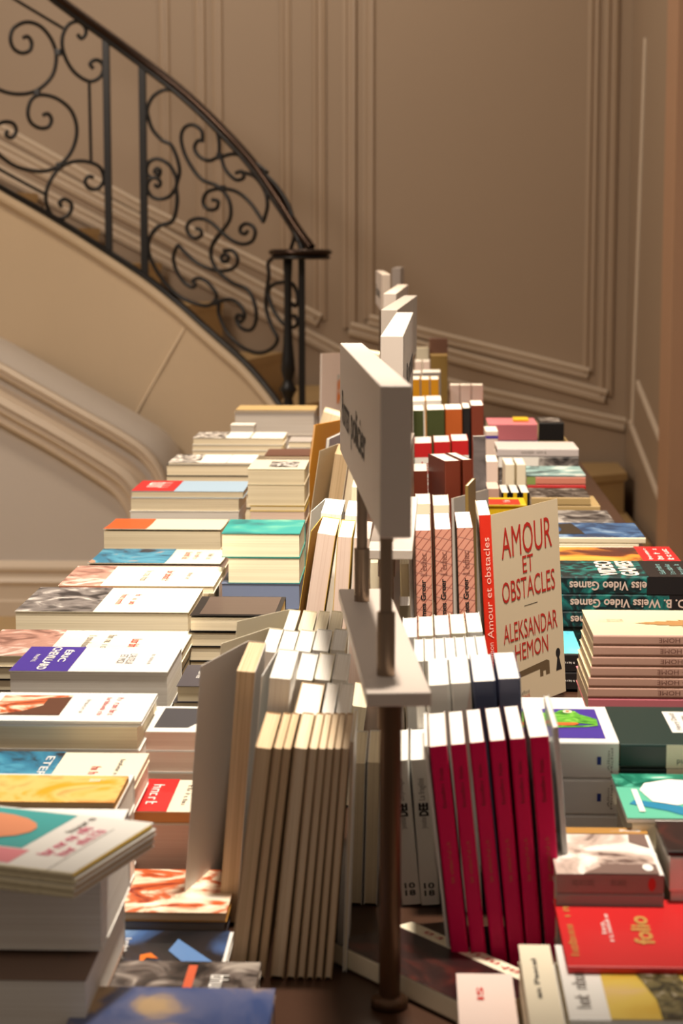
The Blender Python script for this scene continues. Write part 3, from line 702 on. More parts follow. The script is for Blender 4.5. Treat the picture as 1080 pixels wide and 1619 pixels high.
# inner left piles
def farbook(b): frect(b, 'cover_stripe', 0, 1, .6, .98, mat('pale_yellow_card', (238, 232, 170), .4), face='front')
pile('L', 4.62, 'farthest left of the upright books', [
 (372, 498, 648, 652, .14, 'flat book with a tan cover on the farthest left pile', dict(cover=TAN, pages=PG_WHITE), None),
 (371, 497, 652, 688, .14, 'thick white paged book under the tan cover, farthest left pile', dict(cover=C_WHITE, pages=PG_WHITE), None)], gLi)
pile('L', 4.3, 'small and white before the farthest pile', [
 (364, 402, 672, 690, .06, 'small white book at the left front of the farthest left pile', dict(cover=C_WHITE, pages=PG_WHITE), None)], gLi, fill=True)
pile('L', 3.74, 'small and grey topped beside the amber card', [
 (456, 492, 698, 708, .10, 'small grey topped book beside the tall orange book', dict(cover=C_GREY), None),
 (454, 492, 708, 718, .10, 'small white edged book below the small grey topped one', dict(cover=C_WHITE, pages=PG_PINK), None)], gLi)
pile('L', 3.5, 'with a brown cover edge left of the orange book', [
 (418, 490, 720, 726, .12, 'flat brown covered book left of the tall orange book', dict(cover=BROWN), None),
 (418, 490, 726, 740, .12, 'cream book below the flat brown covered one', {}, None)], gLi)
pile('L', 2.93, 'of thick cream books left of the orange book', [
 (391, 482, 741, 766, .13, 'thick cream book with a small black and white cover picture near the orange book', dict(cover=C_CREAM), deco(fr('cover_picture', .2, .8, .35, .85, A_BW))),
 (391, 482, 767, 799, .13, 'second thick cream book, left of the orange book', dict(cover=C_CREAM), None),
 (395, 482, 801, 808, .13, 'book with a bright yellow cover edge, third down left of the orange book', dict(cover=YELLOW), None),
 (395, 482, 808, 830, .13, 'book with pinkish page edges under the yellow cover', dict(cover=C_CREAM, pages=PG_PINK), None)], gLi)
pile('L', 2.52, 'with teal covers', [
 (350, 474, 843, 881, .13, 'thick book with a glossy teal cover, top of the teal pile', dict(cover=TEAL), deco(fr('cover_picture', 0, 1, 0, 1, A_TEALC))),
 (360, 474, 882, 922, .13, 'second teal covered book, under the topmost one', dict(cover=TEAL), None),
 (350, 474, 930, 962, .14, 'book with a blue grey edge below the teal covered books', dict(cover=BLUEGREY, pages=BLUEGREY), None)], gLi)
b = flat('L', 2.12, 300, 440, 975, 998, .13, 'book with a curling black cover, top of the black pile', cover=C_BLACK, lift=.002, group=gLi)
frect(b, 'cover_picture', .05, .95, .1, .95, mat('dark_taupe_print', (88, 74, 66), .3))
z0 = P(300, 998, 2.12).z
pile('L', 2.121, 'with black covers', [
 (298, 440, 999, 1022, .13, 'cream paged book with a black cover, second down in the black pile', dict(cover=C_BLACK), None),
 (299, 440, 1022, 1045, .13, 'cream paged book with a black cover, third down in the black pile', dict(cover=C_BLACK), None),
 (300, 440, 1045, 1068, .13, 'cream paged book with a black cover, fourth down in the black pile', dict(cover=C_BLACK), None)], gLi)
pile('L', 1.88, 'with charcoal covers', [
 (279, 420, 1084, 1110, .10, 'book with a charcoal cover and faint white print, before the black pile', dict(cover=DGREY), deco(tl(sc(3, 70), .5, .2, .3, .05, K_WHITE))),
 (273, 420, 1110, 1124, .10, 'second charcoal covered book, before the black pile', dict(cover=DGREY), None)], gLi)
def wav(b): fpoly(b, 'cover_picture', [(.1, .12), (.85, .1), (.85, .5), (.6, .62), (.45, .8), (.3, .95), (.12, .95)], mat('slate_print', (66, 66, 72), .4))
pile('L', 1.715, 'of white covers left of the leaning grey book', [
 (226, 362, 1156, 1187, .10, 'white book with a slate grey shape on its cover, left of the leaning open book', dict(cover=C_WHITE, pages=PG_PINK), wav),
 (226, 362, 1189, 1221, .10, 'second pink edged white book, left of the leaning open book', dict(cover=C_WHITE, pages=PG_PINK), None),
 (229, 362, 1222, 1256, .10, 'third pink edged white book, left of the leaning open book', dict(cover=C_WHITE, pages=PG_PINK), None)], gLi)
pile('L', 1.585, 'with the red and cream cover', [
 (196, 345, 1282, 1302, .10, 'book with a red and cream cover and orange tinted edge', dict(cover=C_CREAM, pages=mat('orange_tinted_edge', (222, 160, 96), .7)), deco(fr('paper_band', 0, 1, 0, .45, RED), tl(sc(5, 75), .5, .25, .6, .12, K_WHITE, layer=3), tl(sc(7, 76), .5, .6, .6, .05, K_GREY))),
 (190, 345, 1303, 1400, .11, 'thick pile of grey pink pages under the red and cream cover', dict(cover=C_WHITE, pages=PG_PINK), None)], gLi)
pile('L', 1.455, 'with the still life cover', [
 (163, 358, 1441, 1456, .105, 'paperback with a glossy still life picture in red and white', dict(cover=OCHRE, pages=PG_TAN), deco(fr('cover_picture', 0, 1, 0, 1, A_FOOD))),
 (161, 356, 1457, 1480, .105, 'dark edged book under the still life picture', dict(cover=DGREY, pages=mat('dark_grey_edge', (110, 100, 94), .6)), None)], gLi)
def night(b):
    frect(b, 'cover_picture', 0, 1, 0, .97, A_NIGHT)
    fpoly(b, 'cover_picture', [(.2, .55), (.75, .95), (.85, .95), (.9, .78), (.45, .5)], mat('blue_print', (96, 134, 186), .4), 3)
    fpoly(b, 'cover_picture', [(.5, .36), (.62, .44), (.6, .34), (.75, .3), (.55, .28)], mat('orange_print', (226, 116, 30), .4), 3)
    ftext(b, sc(8, 78), .5, .13, .6, .05, K_WHITE, layer=3)
pile('L', 1.355, 'with the night picture', [
 (153, 350, 1545, 1560, .10, 'paperback with a dark night picture, a blue beam and orange flames', dict(cover=C_WHITE, pages=PG_TAN), night)], gLi)
pile('L', 1.27, 'with the dark street photo at the bottom edge', [
 (146, 395, 1600, 1619, .10, 'paperback with a dark street photo and a small orange label, at the bottom edge', dict(cover=A_DARKP, pages=PG_TAN), deco(fr('cover_picture', .1, .9, .52, .58, mat('orange_red_print', (206, 92, 56), .5)), tl(sc(4, 79), .45, .75, .3, .12, K_WHITE, layer=3)))], gLi)
pile('L', 1.19, 'with the blue and tan cover at the bottom edge', [
 (95, 420, 1640, 1655, .09, 'paperback with a blue and tan cover cut off by the bottom edge', dict(cover=art('blue_tan_picture', [(60, 80, 130), (90, 100, 140), (190, 160, 120), (110, 84, 60)], 12, (1, 1, 1), 1), pages=PG_TAN), None)], gLi)
# near left: white block pile and the rotated paperbacks resting on it
zt4 = EYE-.385
zlow = zt4-.0175
def yat(z, Y): 
    lo, hi = 0., 4000.
    for _ in range(40):
        mid = (lo+hi)/2
        if P(540, mid, Y).z > z: lo = mid
        else: hi = mid
    return lo
pile('L', 1.265, 'of thick white books at the bottom left', [
 (-90, 160, yat(zlow, 1.265), 1500, .13, 'thick white book carrying the turned paperbacks at the left', dict(cover=C_WHITE, pages=PG_WHITE), None)], gL, fill=False)
pile('L', 1.222, 'with brownish covers at the bottom left', [
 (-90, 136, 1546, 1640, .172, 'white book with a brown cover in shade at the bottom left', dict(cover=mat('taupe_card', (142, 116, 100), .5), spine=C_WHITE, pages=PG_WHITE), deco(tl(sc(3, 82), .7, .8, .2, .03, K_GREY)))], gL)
ztop = zlow+.0005
lay = [(1422, 1412), (1412, 1402), (1402, 1391), (1391, 1379)]
c_near = PZ(117, 1380, zt4); c_right = PZ(245, 1300, zt4)
Rv = (c_right-c_near); wN = Rv.length; Rv.normalize()
Uv = Vector((0, 0, 1)).cross(Rv)      # points away-left
tk = (zt4-ztop)/4
for i in range(4):
    O = Vector((c_near.x, c_near.y, ztop+tk*i))+Vector((random.uniform(-.0015, .0015), random.uniform(-.0015, .0015), 0))
    nm = ['lowest', 'second lowest', 'third', 'topmost'][i]
    # head to the near right, spine to the near left
    b = book('white paperback with a pink and teal portrait, topmost of the turned pile at left' if i == 3 else '%s of the four turned white paperbacks jutting out at the left' % nm,
             O+Uv*0+Rv*0+Uv*.178*0, Rv, Uv, (0, 0, 1), wN, .178, tk-GAP, cover=C_WHITE, spine=mat('cream_spine_card', (226, 214, 180), .5), pages=PG_TAN, group='turned paperbacks jutting out at the left')
    if i == 3:
        frect(b, 'cover_picture', .30, .97, .31, .985, mat('teal_print', (64, 168, 168), .4))
        frect(b, 'cover_picture', .04, .28, .27, .98, mat('pink_print', (232, 140, 150), .4))
        fpoly(b, 'cover_picture', [(.36+.5*(.5+.5*math.cos(a*.35)), .62+.25*math.sin(a*.35)) for a in range(18)], mat('face_print', (232, 150, 110), .4), 3)
        fpoly(b, 'cover_picture', [(.5, .7), (.6, .84), (.8, .84), (.86, .74), (.66, .70)], mat('yellow_print', (240, 200, 70), .4), 4)
        ftext(b, sc(5, 90), .80, .24, .3, .035, K_GREY, rot=0); ftext(b, sc(8, 91), .5, .20, .55, .05, mat('pink_ink', (226, 96, 130), .5)); ftext(b, sc(9, 92), .5, .14, .5, .05, mat('pink_ink', (226, 96, 130), .5))
        frect(b, 'cover_rule', .0, .8, .10, .103, K_GREY)
        # the yellow underlining below the top cover
        vs = boxv(.0, wN*.96, -.0006, .0006, tk*.45, tk*.72); mesh('yellow_flap', vs, BF, YELLOW, b.root)
    ftext(b, sc(3, 95), .5, .25, .25, .04, K_BLACK, face='spine'); frect(b, 'spine_title', .25, .75, .5, .85, mat('faded_red_print', (196, 110, 90), .5), 1, 'spine')

# ------------------------------------------------------------------ flat piles, right side of the table
gR = 'flat piles along the right side of the table'
# bottom right corner, near to far
b = flat('R', 1.17, 900, 1290, 1650, 1665, .13, 'paperback with a golden landscape photo and a white left margin, at the bottom right', cover=C_WHITE, group=gR, zt=P(898, 1527, 1.245).z-.0055, zb=P(898, 1527, 1.245).z-.019)
frect(b, 'cover_picture', 0, 1, 0, .83, A_LAND); fpoly(b, 'cover_picture', [(0, .4), (0, .62), (.25, .62), (.5, .66), (.7, .70), (.8, .76), (1, .72), (1, .62), (.85, .60), (.6, .50)], A_LEAF, 3)
fpoly(b, 'cover_picture', [(0, .0), (1, 0), (1, .60), (.85, .58), (.6, .48), (0, .38)], mat('olive_print', (92, 84, 52), .4), 4)
ftext(b, sc(8, 101), .38, .93, .5, .06, K_GREY)
b = flat('R', 1.16, 838, 893, 1650, 1665, .14, 'cream paperback with bold dark lettering beside the red standing row, bottom edge', cover=C_CREAM, group=gR, zt=P(898, 1527, 1.245).z-.0055, zb=P(898, 1527, 1.245).z-.019)
ftext(b, 'an Pascal', .55, .6, .5, .16, K_BLACK, bold=.02)
b = flat('R', 1.14, 732, 834, 1690, 1700, .19, 'pale pink paperback with red initials under the red standing row', cover=PALEPINK, group=gR, zt=EYE-.502, zb=T+.001)
ftext(b, 'IS', .8, .6, .12, .12, K_RED, bold=.02)
flat('R', 1.16, 838, 1290, 1665, 1700, .14, 'white book lying under the landscape and cream paperbacks', cover=C_WHITE, group=gR, zt=P(898, 1527, 1.245).z-.0195, zb=T+.001)
b = flat('R', 1.245, 898, 1290, 1527, 1560, .135, 'bright red flat paperback with gold and white print, lower right', cover=RED, group=gR, zb=P(898, 1527, 1.245).z-.005)
ftext(b, sc(9, 105), .5, .96, .72, .035, K_GOLD); ftext(b, sc(7, 106), .55, .79, .4, .018, K_WHITE); ftext(b, sc(3, 107), .55, .815, .18, .022, K_WHITE)
ftext(b, 'folio', .52, .655, .42, .085, K_GOLD, bold=.03)
def sang(b):
    frect(b, 'cover_picture', 0, .86, .04, 1, A_BODY)
    fpoly(b, 'cover_picture', [(.0, .04), (.2, .04), (.2, .5), (.0, .75)], mat('dusky_print', (120, 96, 88), .4), 3)
    fpoly(b, 'cover_picture', [(.55, .04), (.86, .04), (.86, .2), (.68, .22)], mat('dusky_print', (120, 96, 88), .4), 3)
    frect(b, 'cover_band', .86, 1, .0, 1, OCHRE, layer=3); ftext(b, sc(7, 110), .93, .22, .05, .3, K_WHITE, layer=4, rot=0)
    fpoly(b, 'round_badge', [(.12+.07*math.cos(a*.35), .13+.05*math.sin(a*.35)) for a in range(18)], K_WHITE, 5)
    frect(b, 'spine_stripe', 0, 1, 0, 1, mat('mauve_grey_card', (146, 128, 124), .4), face='spine')
    fpoly(b, 'round_badge', [(.5+.36*math.cos(a*.35), .11+.036*math.sin(a*.35)) for a in range(18)], K_RED, 2, 'spine')
    ftext(b, sc(6, 111), .5, .42, .14, .4, K_GREY, face='spine'); ftext(b, sc(8, 112), .5, .75, .2, .4, K_GREY, face='spine')
pile('R', 1.365, 'with the pale hand photo', [
 (880, 1050, 1381, 1411, .112, 'thick paperback with a pale photo of skin, an ochre border and a mauve spine', dict(cover=C_WHITE), sang),
 (880, 1050, 1411, 1450, .112, 'grey spined book under the one with the pale skin photo', dict(cover=C_GREY), None)], gR)
def alb(b, top=True):
    if top:
        frect(b, 'cover_picture', .08, .92, .12, 1, PURPLE)
        GS = art('green_scales', [(50, 120, 36), (96, 176, 50), (140, 206, 80)], 70)
        fpoly(b, 'cover_picture', [(.50, .95), (.50, .36), (.44, .15), (.60, .14), (.68, .22), (.74, .30), (.84, .34), (.89, .42), (.86, .50), (.80, .55), (.78, .64), (.82, .95)], GS, 3)
        fpoly(b, 'cover_picture', [(.36, .95), (.36, .60), (.38, .30), (.42, .15), (.44, .15), (.42, .40), (.41, .95)], GS, 3)
        fpoly(b, 'cover_picture', [(.41, .95), (.42, .40), (.46, .34), (.50, .36), (.50, .95)], mat('orange_brown_print', (200, 100, 40), .4), 4)
        fpoly(b, 'eye_print', [(.82+.045*math.cos(a*.5), .42+.05*math.sin(a*.5)) for a in range(12)], mat('cream_print', (240, 236, 200), .4), 4)
        fpoly(b, 'eye_print', [(.82+.02*math.cos(a*.5), .42+.022*math.sin(a*.5)) for a in range(12)], mat('orange_brown_print', (200, 100, 40), .4), 5)
    frect(b, 'blue_square', .38, .60, .175, .215, mat('blue_ink', (24, 50, 140), .4), layer=2, face='spine')
    ftext(b, 'Albin\nMichel', .5, .085, .66, .055, K_GREY, face='spine', rot=1)
pile('R', 1.60, 'with the green crocodile cover', [
 (820, 979, 1171, 1230, .125, 'thick white book with a green crocodile on its purple cover and a blue spine square', dict(cover=C_WHITE), alb),
 (822, 978, 1232, 1287, .125, 'thick white book with a blue square on its spine, under the crocodile cover', dict(cover=C_WHITE), lambda b: alb(b, False)),
 (822, 980, 1288, 1330, .125, 'third thick white book, lowest of the crocodile cover pile', dict(cover=C_WHITE), None)], gR)
def thor(b):
    frect(b, 'title_label', .30, .86, .0, .62, C_WHITE); 
    ftext(b, 'Henry David', .58, .56, .44, .05, K_GREY, layer=3); ftext(b, 'Thoreau', .56, .50, .34, .05, K_GREY, layer=3); ftext(b, 'Journal', .56, .41, .34, .045, K_GREY, layer=3)
    frect(b, 'spine_label', 0, 1, 0, .70, C_CREAM, face='spine'); ftext(b, 'Henry David', .3, .50, .26, .3, K_BLACK, face='spine'); ftext(b, 'Thoreau', .7, .48, .2, .28, K_GREY, face='spine')
pile('R', 1.605, 'with dark green covers', [
 (981, 1225, 1176, 1214, .135, 'thick dark green book with a white title label, right of the crocodile cover', dict(cover=DGREEN), thor),
 (981, 1225, 1216, 1231, .135, 'second dark green book with a cream spine label, under the topmost one', dict(cover=DGREEN), thor)], gR)
def gface(b):
    frect(b, 'cover_picture', 0, 1, .1, 1, mat('sea_green_print', (96, 188, 158), .4))
    frect(b, 'cover_picture', .7, 1, .1, 1, A_GREENF, layer=2)
    fpoly(b, 'cover_picture', [(.28, .1), (.5, .18), (.4, .42), (.28, .62), (.36, .78), (.62, .84), (.86, .76), (.9, .4), (.88, .1)], K_WHITE, 3)
    fpoly(b, 'cover_picture', [(.0, .55), (.1, .5), (.26, .6), (.34, .78), (.4, .9), (.3, .95), (.15, .7)], mat('azure_print', (30, 130, 170), .4), 3)
    fpoly(b, 'cover_picture', [(.78, .1), (1, .1), (1, .95), (.74, .86), (.88, .6)], A_GREENF, 4)
    fpoly(b, 'cover_picture', [(.6, .35), (.72, .3), (.7, .5), (.62, .52)], mat('green_print', (20, 110, 90), .4), 4); fpoly(b, 'cover_picture', [(.46, .3), (.56, .28), (.5, .44)], mat('green_print', (20, 110, 90), .4), 4)
    ftext(b, sc(5, 120), .15, .3, .3, .04, K_BLACK, layer=5); frect(b, 'title_strip', .12, .62, .86, .90, K_WHITE, layer=5)
pile('R', 1.47, 'with the sea green face cover', [
 (992, 1225, 1293, 1300, .125, 'paperback with a white face on a sea green and black cover', dict(cover=C_WHITE), gface),
 (1000, 1225, 1300, 1345, .125, 'cream edged book under the sea green face cover', dict(cover=C_CREAM), None)], gR)
pile('R', 1.375, 'at the right frame edge beside the pale skin photo', [
 (1056, 1225, 1345, 1352, .075, 'dark covered paperback with a red streak at the right frame edge', dict(cover=A_DIM), None),
 (1060, 1225, 1352, 1410, .09, 'white book cut off by the right frame edge', dict(cover=C_WHITE, pages=PG_WHITE), None)], gR)
def home(i):
    def f(b):
        if i == 0:
            pts = [(.42, .42)]; n = 9
            up_ = []; dn = []
            for k in range(n):
                v = .71-.06*k; wd = .03+.026*k
                up_ += [(.45+wd*.8, v+.005), (.45+wd*1.3, v+.022)]; dn += [(.45-wd*.8, v+.005), (.45-wd*1.3, v+.022)]
            fpoly(b, 'leaf_print', [(.45, .77)]+up_+[(.47, .05)]+list(reversed(dn)), mat('bronze_leaf_print', (176, 130, 78), .45), 2)
            ftext(b, sc(12, 130), .55, .88, .11, .12, mat('faint_pink_ink', (230, 170, 150), .5), rot=0)
        ftext(b, 'TONI MORRISON · HOME', .5, .475, .42, .42, mat('brown_ink', (122, 76, 66), .5), face='spine')
    return f
HOMEM = mat('cream_glossy_card', (238, 222, 184), .28)
nm = ['topmost', 'second', 'third', 'fourth', 'fifth', 'lowest']
ys = [1003, 1020, 1037, 1053, 1070, 1086, 1103]; xs = [938, 938, 936, 934, 931, 930]
pile('R', 1.93, 'with the rose spined books', [
 (xs[i], 1270+(i % 3)*6, ys[i]+(.6 if i else 0), ys[i+1], .135, ('topmost of the rose spined books, a bronze leaf on its cream cover' if i == 0 else '%s book from the top of the rose spined pile at the right' % nm[i]),
  dict(cover=HOMEM, spine=SALMON, kind='paperback_book'), home(i)) for i in range(6)]+[
 (930, 1270, 1112, 1128, .15, 'pink covered book under the rose spined pile', dict(cover=PINK), None)], gR)
pile('R', 2.33, 'between the opened red spined book and the rose pile', [
 (872, 921, 1033, 1062, .14, 'paperback with a purple and blue sky cover and black spine', dict(cover=A_DUSK, spine=C_BLACK), deco(tl(sc(9, 140), .5, .5, .5, .12, K_WHITE, face='spine'))),
 (872, 921, 1063, 1090, .14, 'black spined book under the purple and blue sky cover', dict(cover=C_BLACK), deco(tl(sc(9, 140), .5, .5, .5, .12, K_WHITE, face='spine')))], gR)
flat('R', 1.80, 820, 927, 1119, 1160, .045, 'cream white book behind the crocodile cover, below the opened book', zb=T+.001, cover=C_WHITE, group=gR)
def vid(i):
    def f(b):
        frect(b, 'blurb_panel', 0, 1, .05, .47, C_BLACK); frect(b, 'spine_panel', 0, 1, .10, (.48, .36, .36)[i], C_BLACK, face='spine', layer=4 if i == 0 else 1)
        if i == 0:
            ftext(b, 'VIDEO', .5, .70, .9, .11, mat('pale_lettering', (210, 196, 186), .5), bold=.03, layer=3, name='title_print'); ftext(b, 'GAMES', .5, .57, .9, .11, mat('pale_lettering', (210, 196, 186), .5), bold=.03, layer=3, name='title_print')
            for k, v in enumerate((.37, .31, .25)): ftext(b, sc(8, 150+k), .45, v, .6, .035, mat('pale_teal_ink', (110, 150, 150), .5), layer=3)
            ftext(b, sc(3, 155), .6, .16, .2, .03, K_WHITE, layer=3)
        ftext(b, 'D. B. Weiss Video Games', .48, .605, .68, .52, mat('warm_grey_ink', (186, 164, 152), .5), face='spine', bold=.02, layer=3)
    return f
pile('R', 2.50, 'of teal and black books with white lettering', [
 (886, 1150, 911, 939, .13, 'topmost teal and black thick book with white lettering, right of the opened book', dict(cover=A_TEALB), vid(0)),
 (887, 1155, 940, 966, .13, 'second teal and black thick book, between two of its kind', dict(cover=A_TEALB), vid(1)),
 (888, 1148, 967, 992, .13, 'third teal and black thick book from the top of its pile', dict(cover=A_TEALB), vid(2))], gR)
def obi(b):
    frect(b, 'red_label', 0, 1, 0, .30, RED); frect(b, 'cover_picture', 0, .93, .3, 1, A_SUNSET)
    for k, v in enumerate((.23, .15, .07)): ftext(b, sc((4, 5, 4)[k], 160+k), .45, v, .7, (.03, .05, .05)[k], K_WHITE, layer=3)
pile('R', 2.65, 'with the orange shadow cover', [
 (880, 1077, 886, 905, .13, 'book with an orange and dark brown picture and a red paper label', dict(cover=C_CREAM), obi),
 (880, 1077, 905, 930, .13, 'cream spined book under the one with the red paper label', dict(cover=C_CREAM), None)], gR)
pile('R', 2.82, 'with the blue sky picture', [
 (880, 1021, 849, 859, .15, 'large book with a blue sky and dark palm tree picture', dict(cover=A_SKY, spine=C_CREAM), deco(lambda b: fpoly(b, 'cover_picture', [(.2, .98), (.5, .9), (.9, .92), (.95, .75), (.6, .7), (.2, .66)], mat('palm_print', (60, 50, 36), .4), 2))),
 (880, 1010, 860, 880, .14, 'cream spined book under the blue sky picture', dict(cover=C_CREAM), None)], gR)
pile('R', 3.02, 'with the black and white photo top', [
 (878, 972, 824, 832, .13, 'book with a grey black and white photo cover, behind the blue sky picture', dict(cover=A_BW2), None),
 (878, 968, 832, 848, .13, 'white spined book under the black and white photo cover', dict(cover=C_WHITE), None)], gR)
pile('R', 3.25, 'of tan spined books', [
 (840, 934, 786, 799, .13, 'book with a dark cover and a tan spine, before the peach spined pile', dict(cover=A_DARKP, spine=TAN), None),
 (842, 949, 800, 812, .13, 'tan spined book, second down behind the black and white photo', dict(cover=TAN), None)], gR)
pile('R', 3.55, 'with peach and red spines', [
 (832, 926, 750, 753, .14, 'thin book with a pale teal and white cover, on the peach spined pile', dict(cover=art('pale_teal_photo', [(60, 80, 84), (140, 176, 176), (220, 226, 220)], 16)), None),
 (833, 926, 753, 766, .14, 'peach spined book with green on its left end', dict(cover=mat('peach_card', (214, 136, 116), .4)), deco(fr('spine_patch', 0, 1, .85, 1, mat('moss_print', (140, 160, 90), .4), face='spine'))),
 (834, 926, 767, 774, .14, 'red spined book under the peach spined one', dict(cover=RED), None),
 (834, 926, 775, 786, .14, 'dark topped book under the red spined one', dict(cover=DGREY), None)], gR)
pile('R', 3.86, 'with the grey spine and photo', [
 (786, 915, 709, 722, .14, 'book with a long pale grey spine near the far right', dict(cover=mat('pale_grey_card', (196, 188, 188), .4)), deco(tl(sc(8, 170), .5, .55, .3, .35, K_GREY, face='spine'))),
 (788, 915, 723, 739, .15, 'book with a black and white photo spine and a white left end', dict(cover=A_BW2), deco(fr('spine_patch', 0, 1, .5, 1, C_WHITE, face='spine')))], gR)
pile('R', 4.28, 'with the pink and the black book', [
 (772, 850, 670, 697, .15, 'pink book lying on the far right pile', dict(cover=PINK), None),
 (770, 851, 698, 708, .15, 'pale blue book under the pink one', dict(cover=LBLUE), None)], gR)
pile('R', 4.30, 'beside the pink book at the far right', [
 (852, 892, 668, 697, .14, 'small black book with a grey printed top, right of the pink book', dict(cover=C_BLACK), deco(fr('cover_picture', .2, .9, .1, .9, A_BW2))),
 (852, 898, 698, 708, .14, 'small tan book under the small black one', dict(cover=TAN), None)], gR)
flat('R', 4.33, 812, 836, 664, 669, .06, 'small yellow note lying on the pink book', cover=YELLOW, kind='paper_note', cat='note', group=None, zb=P(772, 670, 4.28).z+.0005, zt=P(772, 670, 4.28).z+.006)

# ------------------------------------------------------------------ upright rows, right of the signs
ordn = ['first', 'second', 'third', 'fourth', 'fifth', 'sixth', 'seventh', 'eighth', 'ninth', 'tenth']
def row(side, Y, tops, bots, yt, w, labels, group, deco_=None, **k):
    out = []
    for i, (xa, xb) in enumerate(tops):
        y = yt[i] if isinstance(yt, (list, tuple)) else yt
        kk = {a: (v[i] if isinstance(v, list) else v) for a, v in k.items()}
        b = stand(side, Y, xa, xb, y, bots[i], w, labels[i], group=group, **kk)
        if deco_: deco_(b, i)
        out.append(b)
    return out
REDB = mat('dark_crimson_cover', (214, 0, 84), .5, spec=.25)
def redd(b, i):
    ftext(b, sc(13, 200), .5, .49, .18, .22, mat('dull_gold_ink', (190, 96, 60), .5), face='spine'); ftext(b, sc(9, 201), .5, .82, .18, .22, mat('dark_red_ink', (120, 0, 30), .5), face='spine')
    ftext(b, sc(2, 202), .5, .03, .02, .3, K_GOLD, face='spine')
tops = [(679, 708), (712, 738), (742, 768), (774, 801), (806, 832), (838, 869)]
row('R', 1.40, tops, [717, 748, 780, 808, 836, 866], [1181, 1178, 1175, 1172, 1169, 1166], .106,
    ['crimson spined paperback at the left end of the front row of six',
     'second from the left of the six crimson spined paperbacks',
     'third from the left of the six crimson spined paperbacks',
     'fourth from the left of the six crimson spined paperbacks',
     'fifth from the left of the six crimson spined paperbacks',
     'crimson spined paperback at the right end of the front row of six'],
    'six crimson spined paperbacks standing at the front right', redd, cover=[PALEPINK]+[mat('deep_crimson_card', (70, 6, 22), .4)]*4+[C_WHITE], spine=REDB, pages=PG_WHITE)  # near-black covers carry the shade of the gaps between the books
stand('R', 1.41, 671, 677, 1180, 710, .105, 'thin white book against the left end of the crimson spined row', cover=C_WHITE, pages=PG_WHITE)
stand('R', 1.41, 874, 884, 1150, 903, .104, 'thin book with a pale glossy grey cover against the right end of the crimson row', cover=mat('glossy_grey_card', (186, 186, 184), .18), pages=PG_WHITE)
# second row
def r2(b, i):
    if i == 1: fpoly(b, 'spine_stripe', [(.1, .6), (1, 1), (1, .8), (.5, .3)], PALEPINK, 1, 'spine')
row('R', 1.535, [(678, 711), (713, 745), (748, 785), (788, 824)], [700, 733, 768, 806], [1084, 1081, 1078, 1074], .106,
    ['white book at the left end of the row behind the crimson spined books',
     'second white book from the left behind the crimson spined books',
     'book with a navy blue and pale curved spine behind the crimson row',
     'slate blue spined book at the right end of the row behind the crimson one'],
    'row standing directly behind the crimson spined books', r2, cover=[C_WHITE, C_WHITE, mat('navy_card', (70, 78, 110), .4), mat('slate_blue_card', (100, 104, 132), .4)],
    spine=[C_WHITE, C_WHITE, mat('navy_card', (70, 78, 110), .4), mat('slate_blue_card', (100, 104, 132), .4)], pages=PG_WHITE)
t3 = [(655+i*17, 671+i*17) for i in range(7)]
row('R', 1.655, t3, [a+14 for a, _ in t3], [1046-i*.8 for i in range(7)], .10,
    ['thin white book, %s from the left in the second row behind the crimson books' % ordn[i] for i in range(7)],
    'thin white books two rows behind the crimson ones', cover=C_WHITE, pages=PG_WHITE)
t4 = [(636+i*26, 660+i*26) for i in range(5)]
row('R', 1.765, t4, [a+14 for a, _ in t4], [1008-i*2 for i in range(5)], .10,
    ['white page topped book, %s from the left in the row before the brown pink spines' % ordn[i] for i in range(5)],
    'white topped books before the brown pink spined ones', cover=[C_WHITE, C_CREAM, C_WHITE, C_CREAM, C_WHITE], pages=PG_WHITE)
GREER = grid_mat('rose_brown_line_pattern', (206, 146, 126), (150, 84, 70), 95)
def gre(b, i):
    ftext(b, 'James Greer', .5, .62, .235, .42, K_BLACK, face='spine', bold=.025); ftext(b, "L'échec", .5, .82, .12, .42, mat('brown_ink', (122, 76, 66), .5), face='spine')
row('R', 2.20, [(656, 682), (687, 714), (722, 749)], [662, 694, 731], [839, 837, 835], .14,
    ['rose brown patterned spine nearest the big sign, left of its three copies',
     'middle one of the three rose brown patterned spines',
     'rose brown patterned spine beside the opened red spined book'],
    'three copies with rose brown patterned spines', gre, cover=BROWN, spine=GREER, pages=PG_WHITE)
# the opened book facing the camera
AM = mat('brick_red_lettering', (176, 34, 22), .5); AMS = mat('vermilion_card', (206, 42, 22), .4); AMC = mat('beige_cover_card', (204, 188, 160), .4)
b = stand('R', 2.20, 757, 777, 815, 773, .135, 'opened book with a vermilion spine, its beige cover hand lettered in red', opn=-0.001, cover=AMC, spine=AMS, pages=PG_WHITE)
b.fp.rotation_euler = (0, -math.radians(37), 0)
def hand_(b, s, u, v, lw, lh): ftext(b, s, u, v, lw, lh, AM, bold=.0, name='hand_lettering')
hand_(b, 'AMOUR', .5, .845, .76, .155); hand_(b, 'ET', .5, .715, .16, .085); hand_(b, 'OBSTACLES', .5, .60, .80, .105)
hand_(b, 'ALEKSANDAR', .5, .395, .82, .095); hand_(b, 'HEMON', .5, .285, .50, .085)
frect(b, 'cover_rule', .42, .62, .505, .508, K_BLACK)
KEY = mat('bronze_key_print', (96, 78, 54), .5)
fpoly(b, 'key_print', [(.0, .175), (.72, .20), (.76, .19), (.76, .125), (.70, .125), (.70, .15), (.66, .15), (.66, .125), (.61, .125), (.61, .165), (.0, .15)], KEY)
fpoly(b, 'keyhole_print', [(.86, .125), (.885, .19)]+[(.90+.035*math.cos(a), .215+.024*math.sin(a)) for a in [math.radians(215-i*25) for i in range(11)]]+[(.915, .19), (.95, .125)], K_BLACK)
